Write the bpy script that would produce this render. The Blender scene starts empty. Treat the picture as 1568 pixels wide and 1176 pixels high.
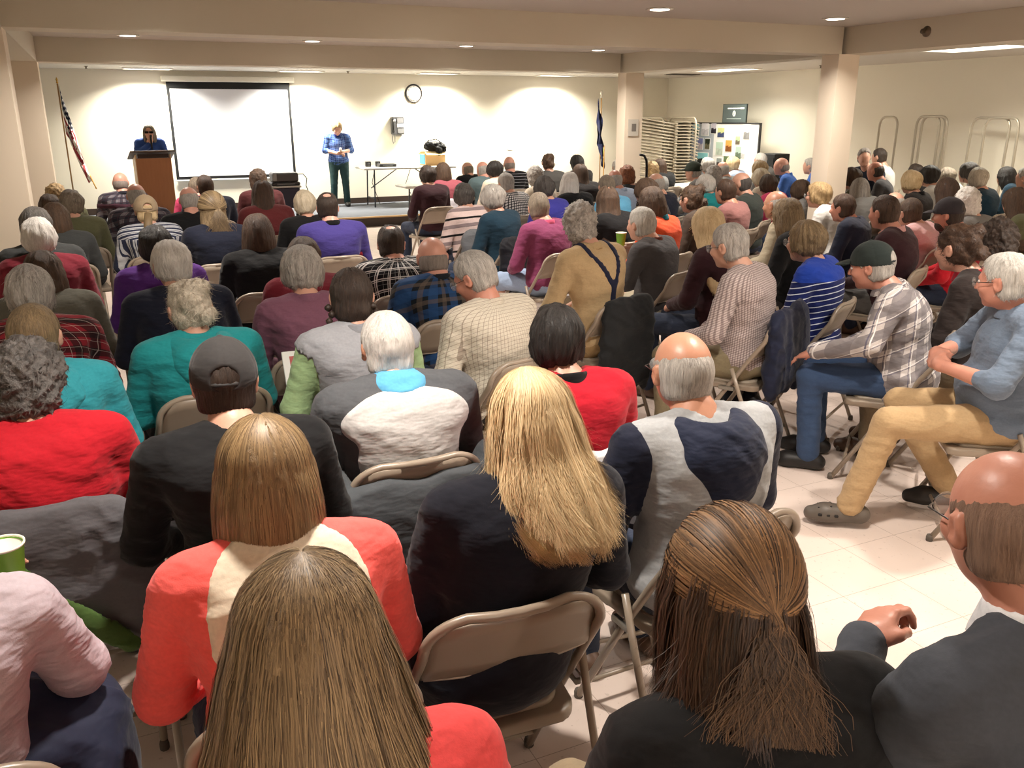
import bpy, math, random
import numpy as np
from mathutils import Vector, Matrix, Euler
R = math.radians
C = bpy.context.scene.collection
scn = bpy.context.scene
rnd = random.Random(7)

# ------------------------------------------------------------------ camera
cam_d = bpy.data.cameras.new('camera'); cam = bpy.data.objects.new('camera', cam_d); C.objects.link(cam)
cam_d.sensor_width = 36.0; cam_d.sensor_fit = 'HORIZONTAL'
cam_d.lens = 1330.0 / 1568.0 * 36.0
cam_d.clip_start = 0.05; cam_d.clip_end = 100
YAW, PITCH, ROLL = R(24.7), R(17.2), R(-0.2)
fw = Vector((math.sin(YAW)*math.cos(PITCH), math.cos(YAW)*math.cos(PITCH), -math.sin(PITCH)))
rt = Vector((math.cos(YAW), -math.sin(YAW), 0)); up = rt.cross(fw)
rt2 = rt*math.cos(ROLL) + up*math.sin(ROLL); up2 = -rt*math.sin(ROLL) + up*math.cos(ROLL)
cam.matrix_world = Matrix(((rt2.x, up2.x, -fw.x, 0), (rt2.y, up2.y, -fw.y, 0), (rt2.z, up2.z, -fw.z, 1.85), (0, 0, 0, 1)))
scn.camera = cam

# ------------------------------------------------------------------ world, exposure
w = bpy.data.worlds.new('world'); scn.world = w; w.use_nodes = True
w.node_tree.nodes['Background'].inputs[0].default_value = (0.9, 0.85, 0.78, 1)
w.node_tree.nodes['Background'].inputs[1].default_value = 0.03
scn.view_settings.view_transform = 'Standard'; scn.view_settings.look = 'None'
scn.view_settings.gamma = 1.0; scn.view_settings.use_curve_mapping = False
scn.view_settings.exposure = 0.0
CAN_W, TROFFER_W, STAGE_W = 38.0, 72.0, 125.0      # watts of the recessed cans, aisle troffers, stage troffers
CAN_COL, TROFFER_COL = (1.0, 0.91, 0.81), (1.0, 0.95, 0.82)
CEIL = 2.63; BEAM = 2.39; WY = 17.4; WXR = 11.93; WXL = -1.5; Y0 = -3.2
CAN_X = (0.42, 2.27, 4.07, 5.85); CAN_Y = (10.1, 6.1, 2.1, -1.6)

def lamp(kind, loc, watts, col, size=0.15, size_y=None, spread=180, rot=(0, 0, 0), parent=None):
    l = bpy.data.lights.new('lamp_light', 'AREA'); l.energy = watts; l.color = col; l.spread = R(spread)
    l.shape = 'DISK' if size_y is None else 'RECTANGLE'; l.size = size
    if size_y: l.size_y = size_y
    o = bpy.data.objects.new('lamp_light', l); C.objects.link(o); o.location = loc; o.rotation_euler = rot
    if parent: o.parent = parent
    return o

# ------------------------------------------------------------------ materials
_m = {}
def nmat(name):
    m = bpy.data.materials.new(name); m.use_nodes = True
    nt = m.node_tree; b = nt.nodes['Principled BSDF']
    return m, nt, b
def N(nt, t, **kw):
    n = nt.nodes.new(t)
    for k, v in kw.items():
        if k.startswith('i_'):
            n.inputs[int(k[2:])].default_value = v
        else: setattr(n, k, v)
    return n
def L(nt, a, b): nt.links.new(a, b)
def math_n(nt, op, a, b=None, c=None):
    n = nt.nodes.new('ShaderNodeMath'); n.operation = op
    for i, v in enumerate((a, b, c)):
        if v is None: continue
        if isinstance(v, (int, float)): n.inputs[i].default_value = v
        else: nt.links.new(v, n.inputs[i])
    return n.outputs[0]
def mixc(nt, f, a, b):
    n = nt.nodes.new('ShaderNodeMix'); n.data_type = 'RGBA'
    for s, v in ((0, f), (6, a), (7, b)):
        if isinstance(v, (int, float)): n.inputs[s].default_value = v
        elif isinstance(v, (tuple, list)): n.inputs[s].default_value = (v[0], v[1], v[2], 1)
        else: nt.links.new(v, n.inputs[s])
    return n.outputs[2]
def obj_xyz(nt):
    tc = nt.nodes.new('ShaderNodeTexCoord'); s = nt.nodes.new('ShaderNodeSeparateXYZ'); L(nt, tc.outputs['Object'], s.inputs[0])
    return s.outputs[0], s.outputs[1], s.outputs[2], tc.outputs['Object']
def bump(nt, b, h, strength=0.3, dist=0.01):
    n = nt.nodes.new('ShaderNodeBump'); n.inputs['Strength'].default_value = strength; n.inputs['Distance'].default_value = dist
    L(nt, h, n.inputs['Height']); L(nt, n.outputs[0], b.inputs['Normal'])
def noise(nt, vec, scale, detail=3, rough=0.5):
    n = nt.nodes.new('ShaderNodeTexNoise'); n.inputs['Scale'].default_value = scale; n.inputs['Detail'].default_value = detail
    n.inputs['Roughness'].default_value = rough
    if vec is not None: L(nt, vec, n.inputs['Vector'])
    return n.outputs[0]
def S(c):   # sRGB 0-255 -> linear
    return tuple(((v/255.0)/12.92 if v/255.0 <= 0.04045 else ((v/255.0+0.055)/1.055)**2.4) for v in c)
BLK = S((16, 16, 18)); WHT = S((226, 224, 222))
def plain(name, col, rough=0.6, metal=0.0, spec=0.5, emit=None, est=1.0, nscale=0, namp=0.05):
    k = (name, col, rough, metal, emit, est)
    if k in _m: return _m[k]
    m, nt, b = nmat(name)
    b.inputs['Base Color'].default_value = (*col, 1); b.inputs['Roughness'].default_value = rough; b.inputs['Metallic'].default_value = metal
    b.inputs['Specular IOR Level'].default_value = spec
    if nscale:
        x, y, z, v = obj_xyz(nt); f = noise(nt, v, nscale, 4)
        L(nt, mixc(nt, f, tuple(c*(1-namp) for c in col), tuple(min(1, c*(1+namp)) for c in col)), b.inputs['Base Color'])
    if emit: b.inputs['Emission Color'].default_value = (*emit, 1); b.inputs['Emission Strength'].default_value = est
    _m[k] = m; return m
def wallmat(name, col):
    m, nt, b = nmat(name); x, y, z, v = obj_xyz(nt)
    f = noise(nt, v, 1.3, 4)
    L(nt, mixc(nt, f, tuple(c*0.97 for c in col), col), b.inputs['Base Color']); b.inputs['Roughness'].default_value = 0.62
    b.inputs['Specular IOR Level'].default_value = 0.3
    bump(nt, b, noise(nt, v, 180, 3), 0.12, 0.002); return m
def floormat():
    m, nt, b = nmat('vinyl_tile'); x, y, z, v = obj_xyz(nt)
    fx = math_n(nt, 'FRACT', math_n(nt, 'DIVIDE', math_n(nt, 'ADD', x, 50), 0.305)); fy = math_n(nt, 'FRACT', math_n(nt, 'DIVIDE', math_n(nt, 'ADD', y, 50), 0.305))
    sx = math_n(nt, 'LESS_THAN', math_n(nt, 'ABSOLUTE', math_n(nt, 'SUBTRACT', fx, 0.5)), 0.4955); sy = math_n(nt, 'LESS_THAN', math_n(nt, 'ABSOLUTE', math_n(nt, 'SUBTRACT', fy, 0.5)), 0.4955)
    seam = math_n(nt, 'MULTIPLY', sx, sy)
    wn = nt.nodes.new('ShaderNodeTexWhiteNoise'); sc = nt.nodes.new('ShaderNodeVectorMath'); sc.operation = 'SCALE'; sc.inputs['Scale'].default_value = 1/0.305
    L(nt, v, sc.inputs[0]); fl = nt.nodes.new('ShaderNodeVectorMath'); fl.operation = 'FLOOR'; L(nt, sc.outputs[0], fl.inputs[0]); L(nt, fl.outputs[0], wn.inputs[0])
    base = mixc(nt, noise(nt, v, 2.2, 5), S((206, 190, 180)), S((226, 210, 200)))
    base = mixc(nt, math_n(nt, 'MULTIPLY', wn.outputs[0], 0.25), base, S((205, 186, 174)))
    spk = math_n(nt, 'LESS_THAN', noise(nt, v, 55, 2), 0.31)
    base = mixc(nt, math_n(nt, 'MULTIPLY', spk, 0.35), base, S((150, 130, 118)))
    base = mixc(nt, seam, S((164, 146, 134)), base)
    L(nt, base, b.inputs['Base Color'])
    L(nt, math_n(nt, 'MULTIPLY_ADD', noise(nt, v, 6, 4), 0.22, 0.30), b.inputs['Roughness'])
    bump(nt, b, noise(nt, v, 3, 2), 0.05, 0.01); return m
def carpetmat():
    m, nt, b = nmat('grey_carpet'); x, y, z, v = obj_xyz(nt)
    L(nt, mixc(nt, noise(nt, v, 300, 2), S((84, 88, 96)), S((116, 120, 128))), b.inputs['Base Color']); b.inputs['Roughness'].default_value = 0.95; return m
def woodmat(name, c1, c2, rough=0.4, axis='z'):
    m, nt, b = nmat(name); tc = nt.nodes.new('ShaderNodeTexCoord'); mp = nt.nodes.new('ShaderNodeMapping'); L(nt, tc.outputs['Object'], mp.inputs[0])
    mp.inputs['Scale'].default_value = {'z': (14, 14, 1.2), 'x': (1.2, 14, 14)}[axis]
    L(nt, mixc(nt, noise(nt, mp.outputs[0], 3, 6, 0.6), c1, c2), b.inputs['Base Color']); b.inputs['Roughness'].default_value = rough; return m

def fabric(name, col, pat='solid', rough=0.9, wr=0.5, **k):
    """cloth: solid, plaid, check, stripe (horizontal) or vertical stripes, all woven into the base colour"""
    key = ('fab', name, col, pat, str(k))
    if key in _m: return _m[key]
    m, nt, b = nmat(name); x, y, z, v = obj_xyz(nt)
    b.inputs['Roughness'].default_value = rough; b.inputs['Specular IOR Level'].default_value = 0.25
    try: b.inputs['Sheen Weight'].default_value = 0.08
    except Exception: pass
    n1 = noise(nt, v, 120, 2)
    base = mixc(nt, n1, tuple(c*0.86 for c in col), tuple(min(1, c*1.12) for c in col))
    uaz = math_n(nt, 'MULTIPLY', math_n(nt, 'ARCTAN2', x, math_n(nt, 'MULTIPLY', math_n(nt, 'ADD', y, 0.04), -1.0)), 0.165)
    def band(coord, period, width, off=0.0):
        f = math_n(nt, 'FRACT', math_n(nt, 'DIVIDE', math_n(nt, 'ADD', coord, 10+off), period))
        return math_n(nt, 'LESS_THAN', math_n(nt, 'ABSOLUTE', math_n(nt, 'SUBTRACT', f, 0.5)), width*0.5)
    warp = math_n(nt, 'MULTIPLY', math_n(nt, 'SUBTRACT', noise(nt, v, 5, 2), 0.5), 0.02)
    xs = math_n(nt, 'ADD', uaz, warp); zs = math_n(nt, 'ADD', z, math_n(nt, 'ADD', warp, math_n(nt, 'MULTIPLY', y, 0.55)))
    if pat == 'plaid':
        p = k.get('p', 0.085)
        for (cc, per, wd, off, amt) in k['bands']:
            a1 = band(xs, p*per, wd, off); a2 = band(zs, p*per, wd, off)
            base = mixc(nt, math_n(nt, 'MULTIPLY', a1, amt), base, cc); base = mixc(nt, math_n(nt, 'MULTIPLY', a2, amt), base, cc)
    elif pat == 'check':
        p = k.get('p', 0.014); cc = k['c2']; wd = k.get('wd', 0.2); am = k.get('am', 0.8)
        base = mixc(nt, math_n(nt, 'MULTIPLY', band(xs, p, wd), am), base, cc); base = mixc(nt, math_n(nt, 'MULTIPLY', band(zs, p, wd), am), base, cc)
    elif pat == 'stripe':
        zs = math_n(nt, 'ADD', z, math_n(nt, 'ADD', warp, math_n(nt, 'MULTIPLY', y, 0.2)))
        for (cc, per, wd, off) in k['bands']:
            base = mixc(nt, band(zs, per, wd, off), base, cc)
        if 'yoke' in k:
            base = mixc(nt, math_n(nt, 'GREATER_THAN', z, k['yoke'][0]), base, k['yoke'][1])
    elif pat == 'vstripe':
        vb = base
        for (cc, per, wd, off) in k['bands']: vb = mixc(nt, band(xs, per, wd, off), vb, cc)
        hb = base
        for (cc, per, wd, off) in k['bands']: hb = mixc(nt, band(zs, per*.8, wd, off), hb, cc)
        base = mixc(nt, math_n(nt, 'GREATER_THAN', z, k['yoke']), vb, hb)
    L(nt, base, b.inputs['Base Color'])
    mp = nt.nodes.new('ShaderNodeMapping'); L(nt, v, mp.inputs[0]); mp.inputs['Rotation'].default_value = (0.5, 0.4, 0.3); mp.inputs['Scale'].default_value = (1, 1, 2.4)
    f = noise(nt, mp.outputs[0], 7, 3); g = noise(nt, v, 350, 1)
    h = math_n(nt, 'ADD', math_n(nt, 'MULTIPLY', f, 1.0), math_n(nt, 'MULTIPLY', g, 0.012))
    bump(nt, b, h, wr, 0.03)
    _m[key] = m; return m

SKIN = {'pale': S((214, 168, 146)), 'pink': S((220, 168, 150)), 'tan': S((196, 146, 120)), 'red': S((206, 148, 128)), 'dark': S((150, 104, 80))}
def skin(tone='pale'):
    key = ('skin', tone)
    if key in _m: return _m[key]
    col = SKIN[tone]; m, nt, b = nmat('skin_'+tone); x, y, z, v = obj_xyz(nt)
    f = noise(nt, v, 22, 4, 0.65)
    base = mixc(nt, f, tuple(c*q for c, q in zip(col, (0.88, 0.78, 0.74))), col)
    base = mixc(nt, math_n(nt, 'MULTIPLY', noise(nt, v, 6, 2), 0.3), base, tuple(c*q for c, q in zip(col, (1.0, 0.87, 0.84))))
    L(nt, base, b.inputs['Base Color']); b.inputs['Roughness'].default_value = 0.42
    b.inputs['Subsurface Weight'].default_value = 0.0
    bump(nt, b, noise(nt, v, 90, 3), 0.12, 0.004)
    _m[key] = m; return m
HAIR = dict(sandy=((120, 92, 60), (206, 176, 128)), greybrown=((88, 76, 64), (160, 146, 128)), highlight=((44, 30, 21), (164, 124, 84)), brown=((46, 32, 24), (98, 74, 54)),
    greydark=((52, 48, 46), (120, 114, 108)), white=((192, 186, 178), (250, 246, 240)), grey=((116, 110, 104), (214, 208, 200)), blondbrown=((84, 68, 50), (164, 140, 104)),
    darkgrey=((40, 37, 36), (104, 98, 94)), black=((14, 12, 12), (48, 42, 38)), greyblond=((150, 138, 118), (228, 218, 200)), darkbrown=((30, 20, 15), (88, 62, 44)),
    dark=((26, 20, 17), (72, 56, 46)), whiteblond=((190, 172, 140), (242, 230, 206)), lightbrown=((96, 74, 50), (176, 146, 104)), blond=((186, 154, 108), (240, 216, 172)),
    goldblond=((120, 90, 54), (204, 168, 114)), stubble=((108, 84, 70), (168, 136, 116)), brownblond=((76, 60, 46), (186, 158, 120)), auburn=((84, 44, 24), (160, 98, 60)), whitegrey=((150, 146, 138), (232, 228, 220)),
    silver=((140, 138, 136), (228, 226, 224)), pink=((180, 140, 120), (220, 190, 170)), greyshort=((110, 100, 94), (160, 150, 142)))
def hairmat(c, curly=False, strand=False):
    key = ('hair', c, curly, strand)
    if key in _m: return _m[key]
    a, bb = (S(q) for q in HAIR[c]); m, nt, b = nmat('hair_'+c)
    at = nt.nodes.new('ShaderNodeAttribute'); at.attribute_name = 'flow'
    if curly:
        x, y, z, v = obj_xyz(nt); f = noise(nt, v, 55, 4, 0.7); f2 = noise(nt, v, 18, 2)
    else:
        mp = nt.nodes.new('ShaderNodeMapping'); L(nt, at.outputs['Vector'], mp.inputs[0]); mp.inputs['Scale'].default_value = (1, 0.16, 1)
        f = noise(nt, mp.outputs[0], 26, 5, 0.7); f2 = noise(nt, mp.outputs[0], 5, 2)
    if strand:
        f = at.outputs['Fac']
        mr = nt.nodes.new('ShaderNodeAttribute'); mr.attribute_name = 'tint'; f = mr.outputs['Fac']; f2 = f
    fac = math_n(nt, 'ADD', math_n(nt, 'MULTIPLY', f, 0.65), math_n(nt, 'MULTIPLY', f2, 0.35))
    mr2 = nt.nodes.new('ShaderNodeMapRange'); L(nt, fac, mr2.inputs[0]); mr2.inputs[1].default_value = 0.0 if strand else 0.3; mr2.inputs[2].default_value = 1.0 if strand else 0.68
    L(nt, mixc(nt, mr2.outputs[0], a, bb), b.inputs['Base Color'])
    b.inputs['Roughness'].default_value = 0.5 if c in ('black', 'dark', 'darkbrown', 'brownblond', 'goldblond', 'lightbrown') else 0.55; b.inputs['Specular IOR Level'].default_value = 0.45
    if not strand: bump(nt, b, f, 0.7, 0.012)
    _m[key] = m; return m

# ------------------------------------------------------------------ object helpers
def tag(o, label=None, cat=None, group=None, kind=None):
    if label: o['label'] = label
    if cat: o['category'] = cat
    if group: o['group'] = group
    if kind: o['kind'] = kind
    return o
def empty(name, loc=(0, 0, 0), rz=0, label=None, cat=None, group=None):
    o = bpy.data.objects.new(name, None); C.objects.link(o); o.location = loc; o.rotation_euler = (0, 0, rz); o.empty_display_size = 0.1
    return tag(o, label, cat, group)
def link(name, me, m=None, parent=None, loc=None, rot=None):
    o = bpy.data.objects.new(name, me); C.objects.link(o)
    if m is not None:
        if len(me.materials) == 0: me.materials.append(m)
        else:
            o.material_slots[0].link = 'OBJECT'; o.material_slots[0].material = m
    if parent is not None: o.parent = parent
    if loc is not None: o.location = loc
    if rot is not None: o.rotation_euler = rot
    return o
def copy_tree(o, parent=None):
    c = o.copy(); C.objects.link(c); c.parent = parent
    for ch in o.children: copy_tree(ch, c)
    return c
class MB:
    """collects boxes, tubes, prisms into one mesh"""
    def __init__(s): s.v = []; s.f = []; s.sm = []
    def add(s, v, f, smooth=False):
        o = len(s.v); s.v += [tuple(p) for p in v]; s.f += [tuple(i+o for i in q) for q in f]; s.sm += [smooth]*len(f); return s
    def box(s, c, d, rz=0, bev=0.0, M=None):
        hx, hy, hz = d[0]/2, d[1]/2, d[2]/2; b = min(bev, hx*.9, hy*.9, hz*.9)
        if b <= 0:
            v = [Vector((x*hx, y*hy, z*hz)) for z in (-1, 1) for y in (-1, 1) for x in (-1, 1)]
            f = [(0, 2, 3, 1), (4, 5, 7, 6), (0, 1, 5, 4), (2, 6, 7, 3), (0, 4, 6, 2), (1, 3, 7, 5)]
        else:
            v = []; idx = {}
            for sz in (-1, 1):
                for sy in (-1, 1):
                    for sx in (-1, 1):
                        for a in range(3):
                            p = [sx*(hx-b), sy*(hy-b), sz*(hz-b)]; p[a] = (sx, sy, sz)[a]*(hx, hy, hz)[a]
                            idx[(sx, sy, sz, a)] = len(v); v.append(Vector(p))
            f = []
            g = lambda *k: idx[k]
            for a in range(3):
                o1, o2 = [(1, 2), (2, 0), (0, 1)][a]
                for sg in (-1, 1):
                    q = []
                    for (u, w_) in ((-1, -1), (1, -1), (1, 1), (-1, 1)):
                        k = [0, 0, 0]; k[a] = sg; k[o1] = u; k[o2] = w_; q.append(g(*k, a))
                    f.append(tuple(q) if sg > 0 else tuple(q[::-1]))
            for a in range(3):           # edges
                o1, o2 = [(1, 2), (2, 0), (0, 1)][a]
                for u in (-1, 1):
                    for w_ in (-1, 1):
                        k0 = [0]*3; k1 = [0]*3; k0[a] = -1; k1[a] = 1
                        for k in (k0, k1): k[o1] = u; k[o2] = w_
                        q = (g(*k0, o1), g(*k1, o1), g(*k1, o2), g(*k0, o2))
                        f.append(q if u*w_ < 0 else q[::-1])
            for sx in (-1, 1):
                for sy in (-1, 1):
                    for sz in (-1, 1):
                        q = (g(sx, sy, sz, 0), g(sx, sy, sz, 1), g(sx, sy, sz, 2)); f.append(q if sx*sy*sz > 0 else q[::-1])
        Rm = Matrix.Rotation(rz, 3, 'Z') if M is None else M
        return s.add([Rm @ p + Vector(c) for p in v], f)
    def tube(s, pts, r, n=8, cap=True, closed=False):
        pts = [Vector(p) for p in pts]; k = len(pts); rr = r if isinstance(r, (list, tuple)) else [r]*k
        v = []; prev = None
        for i, p in enumerate(pts):
            a = pts[i-1] if (i > 0 or closed) else p; b = pts[(i+1) % k] if (i < k-1 or closed) else p
            t = (b-a).normalized()
            if prev is None: u = t.orthogonal().normalized()
            else: u = (prev - t*prev.dot(t)).normalized()
            prev = u; w_ = t.cross(u)
            v += [p + (u*math.cos(2*math.pi*j/n) + w_*math.sin(2*math.pi*j/n))*rr[i] for j in range(n)]
        f = [(i*n+j, i*n+(j+1) % n, ((i+1) % k)*n+(j+1) % n, ((i+1) % k)*n+j) for i in range(k if closed else k-1) for j in range(n)]
        if cap and not closed: f += [tuple(range(n))[::-1], tuple((k-1)*n+j for j in range(n))]
        return s.add(v, f, True)
    def lathe(s, prof, c=(0, 0, 0), n=20, M=None):
        v = []; f = []
        for (r, z) in prof: v += [Vector((r*math.cos(2*math.pi*j/n), r*math.sin(2*math.pi*j/n), z)) for j in range(n)]
        for i in range(len(prof)-1): f += [(i*n+j, i*n+(j+1) % n, (i+1)*n+(j+1) % n, (i+1)*n+j) for j in range(n)]
        k = (len(prof)-1)*n
        if abs(prof[0][0]-prof[-1][0]) < 1e-6 and prof[0][0] > .01: f += [(k+j, k+(j+1) % n, (j+1) % n, j) for j in range(n)]
        else: f += [tuple(range(n))[::-1], tuple(k+j for j in range(n))]
        if M is not None: v = [M @ p for p in v]
        return s.add([p+Vector(c) for p in v], f, True)
    def poly(s, pts, ext):           # planar polygon extruded by a vector
        k = len(pts); e = Vector(ext); pts = [Vector(p) for p in pts]
        return s.add(pts + [p+e for p in pts], [tuple(range(k))[::-1], tuple(range(k, 2*k))] + [(i, (i+1) % k, k+(i+1) % k, k+i) for i in range(k)])
    def mesh(s, name):
        me = bpy.data.meshes.new(name); me.from_pydata(s.v, [], s.f); me.polygons.foreach_set('use_smooth', s.sm); me.update(); return me
    def build(s, name, m, parent=None, loc=None, rot=None):
        return link(name, s.mesh(name), m, parent, loc, rot)
def arc(p0, p1, p2, n=6):            # quadratic corner
    p0, p1, p2 = map(Vector, (p0, p1, p2)); return [(1-t)**2*p0 + 2*t*(1-t)*p1 + t*t*p2 for t in [i/n for i in range(n+1)]]

# ------------------------------------------------------------------ implicit surfaces on a rectilinear grid
def axis(lo, hi, h, flo=None, fhi=None, hf=None):
    a = list(np.arange(lo, hi+h, h))
    if hf and hf < h:
        a = [x for x in a if x < flo-h*.6 or x > fhi+h*.6] + list(np.arange(flo, fhi+hf*.5, hf)); a.sort()
    return np.array(a, np.float32)
class SDF:
    def __init__(s, xs, ys, zs): s.ax = (xs, ys, zs); s.D = np.full((len(xs), len(ys), len(zs)), 0.3, np.float32); s.m = max(float(np.max(np.diff(a))) for a in s.ax)
    def _sl(s, lo, hi, m):
        return tuple(slice(max(0, int(np.searchsorted(a, l-m))-1), int(np.searchsorted(a, h+m))+1) for a, l, h in zip(s.ax, lo, hi))
    def _xyz(s, sl):
        return s.ax[0][sl[0]][:, None, None], s.ax[1][sl[1]][None, :, None], s.ax[2][sl[2]][None, None, :]
    def op(s, f, lo, hi, k=0.02, mode='+'):
        sl = s._sl(lo, hi, k+s.m*1.6)
        A = s.D[sl]
        if A.size == 0: return
        d = f(*s._xyz(sl))
        if mode == '+': B = A; e = d; sg = 1
        else: B = -A; e = d; sg = -1       # subtract: max(A,-d) = -min(-A,d)
        h = np.clip(0.5+0.5*(B-e)/k, 0, 1); s.D[sl] = sg*(B*(1-h)+e*h-k*h*(1-h))
    def cap(s, a, b, ra, rb=None, k=0.02, mode='+', fl=None):
        rb = ra if rb is None else rb; a = np.array(a, float); b = np.array(b, float); r = max(ra, rb)
        if fl is not None: a = a/fl; b = b/fl
        ba = b-a; L2 = max(float(ba@ba), 1e-9)
        def f(X, Y, Z):
            if fl is not None: X, Y, Z = X/fl[0], Y/fl[1], Z/fl[2]
            px, py, pz = X-a[0], Y-a[1], Z-a[2]
            t = np.clip((px*ba[0]+py*ba[1]+pz*ba[2])/L2, 0, 1)
            d = np.sqrt((px-t*ba[0])**2+(py-t*ba[1])**2+(pz-t*ba[2])**2)-(ra+(rb-ra)*t)
            return d if fl is None else d*min(fl)
        A = a if fl is None else a*fl; B = b if fl is None else b*fl; rr = r*(1 if fl is None else np.array(fl))
        s.op(f, np.minimum(A, B)-rr, np.maximum(A, B)+rr, k, mode)
    def ell(s, c, r, k=0.02, M=None, mode='+'):
        c = np.array(c, float); r = np.array(r, float); rm = float(r.max())
        def f(X, Y, Z):
            X, Y, Z = X-c[0], Y-c[1], Z-c[2]
            if M is not None: X, Y, Z = M[0][0]*X+M[1][0]*Y+M[2][0]*Z, M[0][1]*X+M[1][1]*Y+M[2][1]*Z, M[0][2]*X+M[1][2]*Y+M[2][2]*Z
            k0 = np.sqrt((X/r[0])**2+(Y/r[1])**2+(Z/r[2])**2)+1e-6; k1 = np.sqrt((X/r[0]**2)**2+(Y/r[1]**2)**2+(Z/r[2]**2)**2)+1e-6
            return k0*(k0-1)/k1
        e = r if M is None else np.array([rm]*3); s.op(f, c-e, c+e, k, mode)
    def column(s, tab, k=0.02, pw=2.0):      # stacked ellipses: rows (z, rx, ry, cx, cy), z falling
        tab = sorted(tab); zt = [q[0] for q in tab]; rm = max(max(q[1], q[2]) for q in tab)
        cs = np.array([[q[3], q[4]] for q in tab])
        def f(X, Y, Z):
            z = Z[0, 0, :]; g = lambda i: np.interp(z, zt, [q[i] for q in tab])[None, None, :]
            rx, ry = g(1), g(2); d = ((np.abs((X-g(3))/rx)**pw+np.abs((Y-g(4))/ry)**pw)**(1/pw)-1)*np.minimum(rx, ry)
            dz = np.maximum(Z-zt[-1], zt[0]-Z); return np.maximum(d, dz)
        s.op(f, (cs[:, 0].min()-rm, cs[:, 1].min()-rm, zt[0]), (cs[:, 0].max()+rm, cs[:, 1].max()+rm, zt[-1]), k)
    def cut(s, n, c, k=0.006):               # keep the side where n.p < c
        X, Y, Z = s._xyz((slice(None),)*3); d = (n[0]*X+n[1]*Y+n[2]*Z-c); A = s.D
        h = np.clip(0.5-0.5*(A-d)/k, 0, 1); s.D = (A*(1-h)+d*h+k*h*(1-h)).astype(np.float32)
def nets(ax, D):
    S_ = D < 0; c8 = [(i, j, k) for i in (0, 1) for j in (0, 1) for k in (0, 1)]
    nx, ny, nz = D.shape; cnt = np.zeros((nx-1, ny-1, nz-1), np.int8)
    for i, j, k in c8: cnt += S_[i:nx-1+i, j:ny-1+j, k:nz-1+k]
    act = np.argwhere((cnt > 0) & (cnt < 8))
    if len(act) == 0: return np.zeros((0, 3)), np.zeros((0, 4), int)
    acc = np.zeros((len(act), 3)); num = np.zeros(len(act))
    val = {q: D[act[:, 0]+q[0], act[:, 1]+q[1], act[:, 2]+q[2]] for q in c8}
    pos = [[a[act[:, i]], a[act[:, i]+1]] for i, a in enumerate(ax)]
    for a in range(3):
        for u in (0, 1):
            for w_ in (0, 1):
                q0 = [0, 0, 0]; o = [i for i in range(3) if i != a]; q0[o[0]] = u; q0[o[1]] = w_; q1 = list(q0); q1[a] = 1
                v0, v1 = val[tuple(q0)], val[tuple(q1)]; c = (v0 < 0) != (v1 < 0); t = np.where(c, v0/np.where(c, v0-v1, 1), 0)
                p = np.zeros((len(act), 3)); p[:, o[0]] = pos[o[0]][u]; p[:, o[1]] = pos[o[1]][w_]; p[:, a] = pos[a][0]*(1-t)+pos[a][1]*t
                acc += p*c[:, None]; num += c
    V = acc/num[:, None]; idm = np.full(cnt.shape, -1, np.int32); idm[tuple(act.T)] = np.arange(len(act))
    F = []
    for a in range(3):
        o = [(1, 2), (2, 0), (0, 1)][a]
        s0 = [slice(None)]*3; s1 = [slice(None)]*3; s0[a] = slice(0, -1); s1[a] = slice(1, None)
        A = S_[tuple(s0)]; B = S_[tuple(s1)]; e = np.argwhere(A != B)
        ok = np.ones(len(e), bool)
        for q in o: ok &= (e[:, q] > 0) & (e[:, q] < D.shape[q]-1)
        e = e[ok]; ins = A[tuple(e.T)]
        def cell(du, dv):
            c = e.copy(); c[:, o[0]] -= du; c[:, o[1]] -= dv; return idm[tuple(c.T)]
        q = np.stack([cell(1, 1), cell(0, 1), cell(0, 0), cell(1, 0)], 1); q[~ins] = q[~ins][:, ::-1]; F.append(q)
    F = np.concatenate(F); return V, F[(F >= 0).all(1)]
def to_mesh(name, V, F, smooth=True, relax=1):
    if relax and len(F):
        for _ in range(relax):
            e = np.concatenate([F[:, [0, 1]], F[:, [1, 2]], F[:, [2, 3]], F[:, [3, 0]]]); acc = np.zeros_like(V); n = np.zeros(len(V))
            for c in range(3):
                acc[:, c] = np.bincount(e[:, 0], V[e[:, 1], c], len(V))+np.bincount(e[:, 1], V[e[:, 0], c], len(V))
            n = np.bincount(e[:, 0], minlength=len(V))+np.bincount(e[:, 1], minlength=len(V)); V = V*0.5+0.5*acc/np.maximum(n, 1)[:, None]
    me = bpy.data.meshes.new(name); k = F.shape[1]; me.vertices.add(len(V)); me.vertices.foreach_set('co', V.astype(np.float32).ravel())
    me.loops.add(len(F)*k); me.loops.foreach_set('vertex_index', F.astype(np.int32).ravel())
    me.polygons.add(len(F)); me.polygons.foreach_set('loop_start', np.arange(0, len(F)*k, k, dtype=np.int32))
    me.polygons.foreach_set('use_smooth', np.full(len(F), smooth)); me.update(calc_edges=True); return me
def normals(me):
    n = np.zeros(len(me.vertices)*3, np.float32); me.vertices.foreach_get('normal', n); return n.reshape(-1, 3)
def coords(me):
    n = np.zeros(len(me.vertices)*3, np.float32); me.vertices.foreach_get('co', n); return n.reshape(-1, 3)
def setco(me, V): me.vertices.foreach_set('co', V.astype(np.float32).ravel()); me.update()
def wavy(P, f, seed=0):          # cheap smooth noise in -1..1
    r = np.random.RandomState(seed); o = np.zeros(len(P)); a = 0
    for i in range(5):
        d = r.normal(size=3); d /= np.linalg.norm(d); d2 = r.normal(size=3); w_ = 1.0/(1+.5*i)
        o += w_*np.sin(P@d*f*(1+.6*i)+r.uniform(0, 6.28)+1.7*np.sin(P@d2*f*.7*(1+.5*i)+r.uniform(0, 6.28))); a += w_
    return o/a
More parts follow.
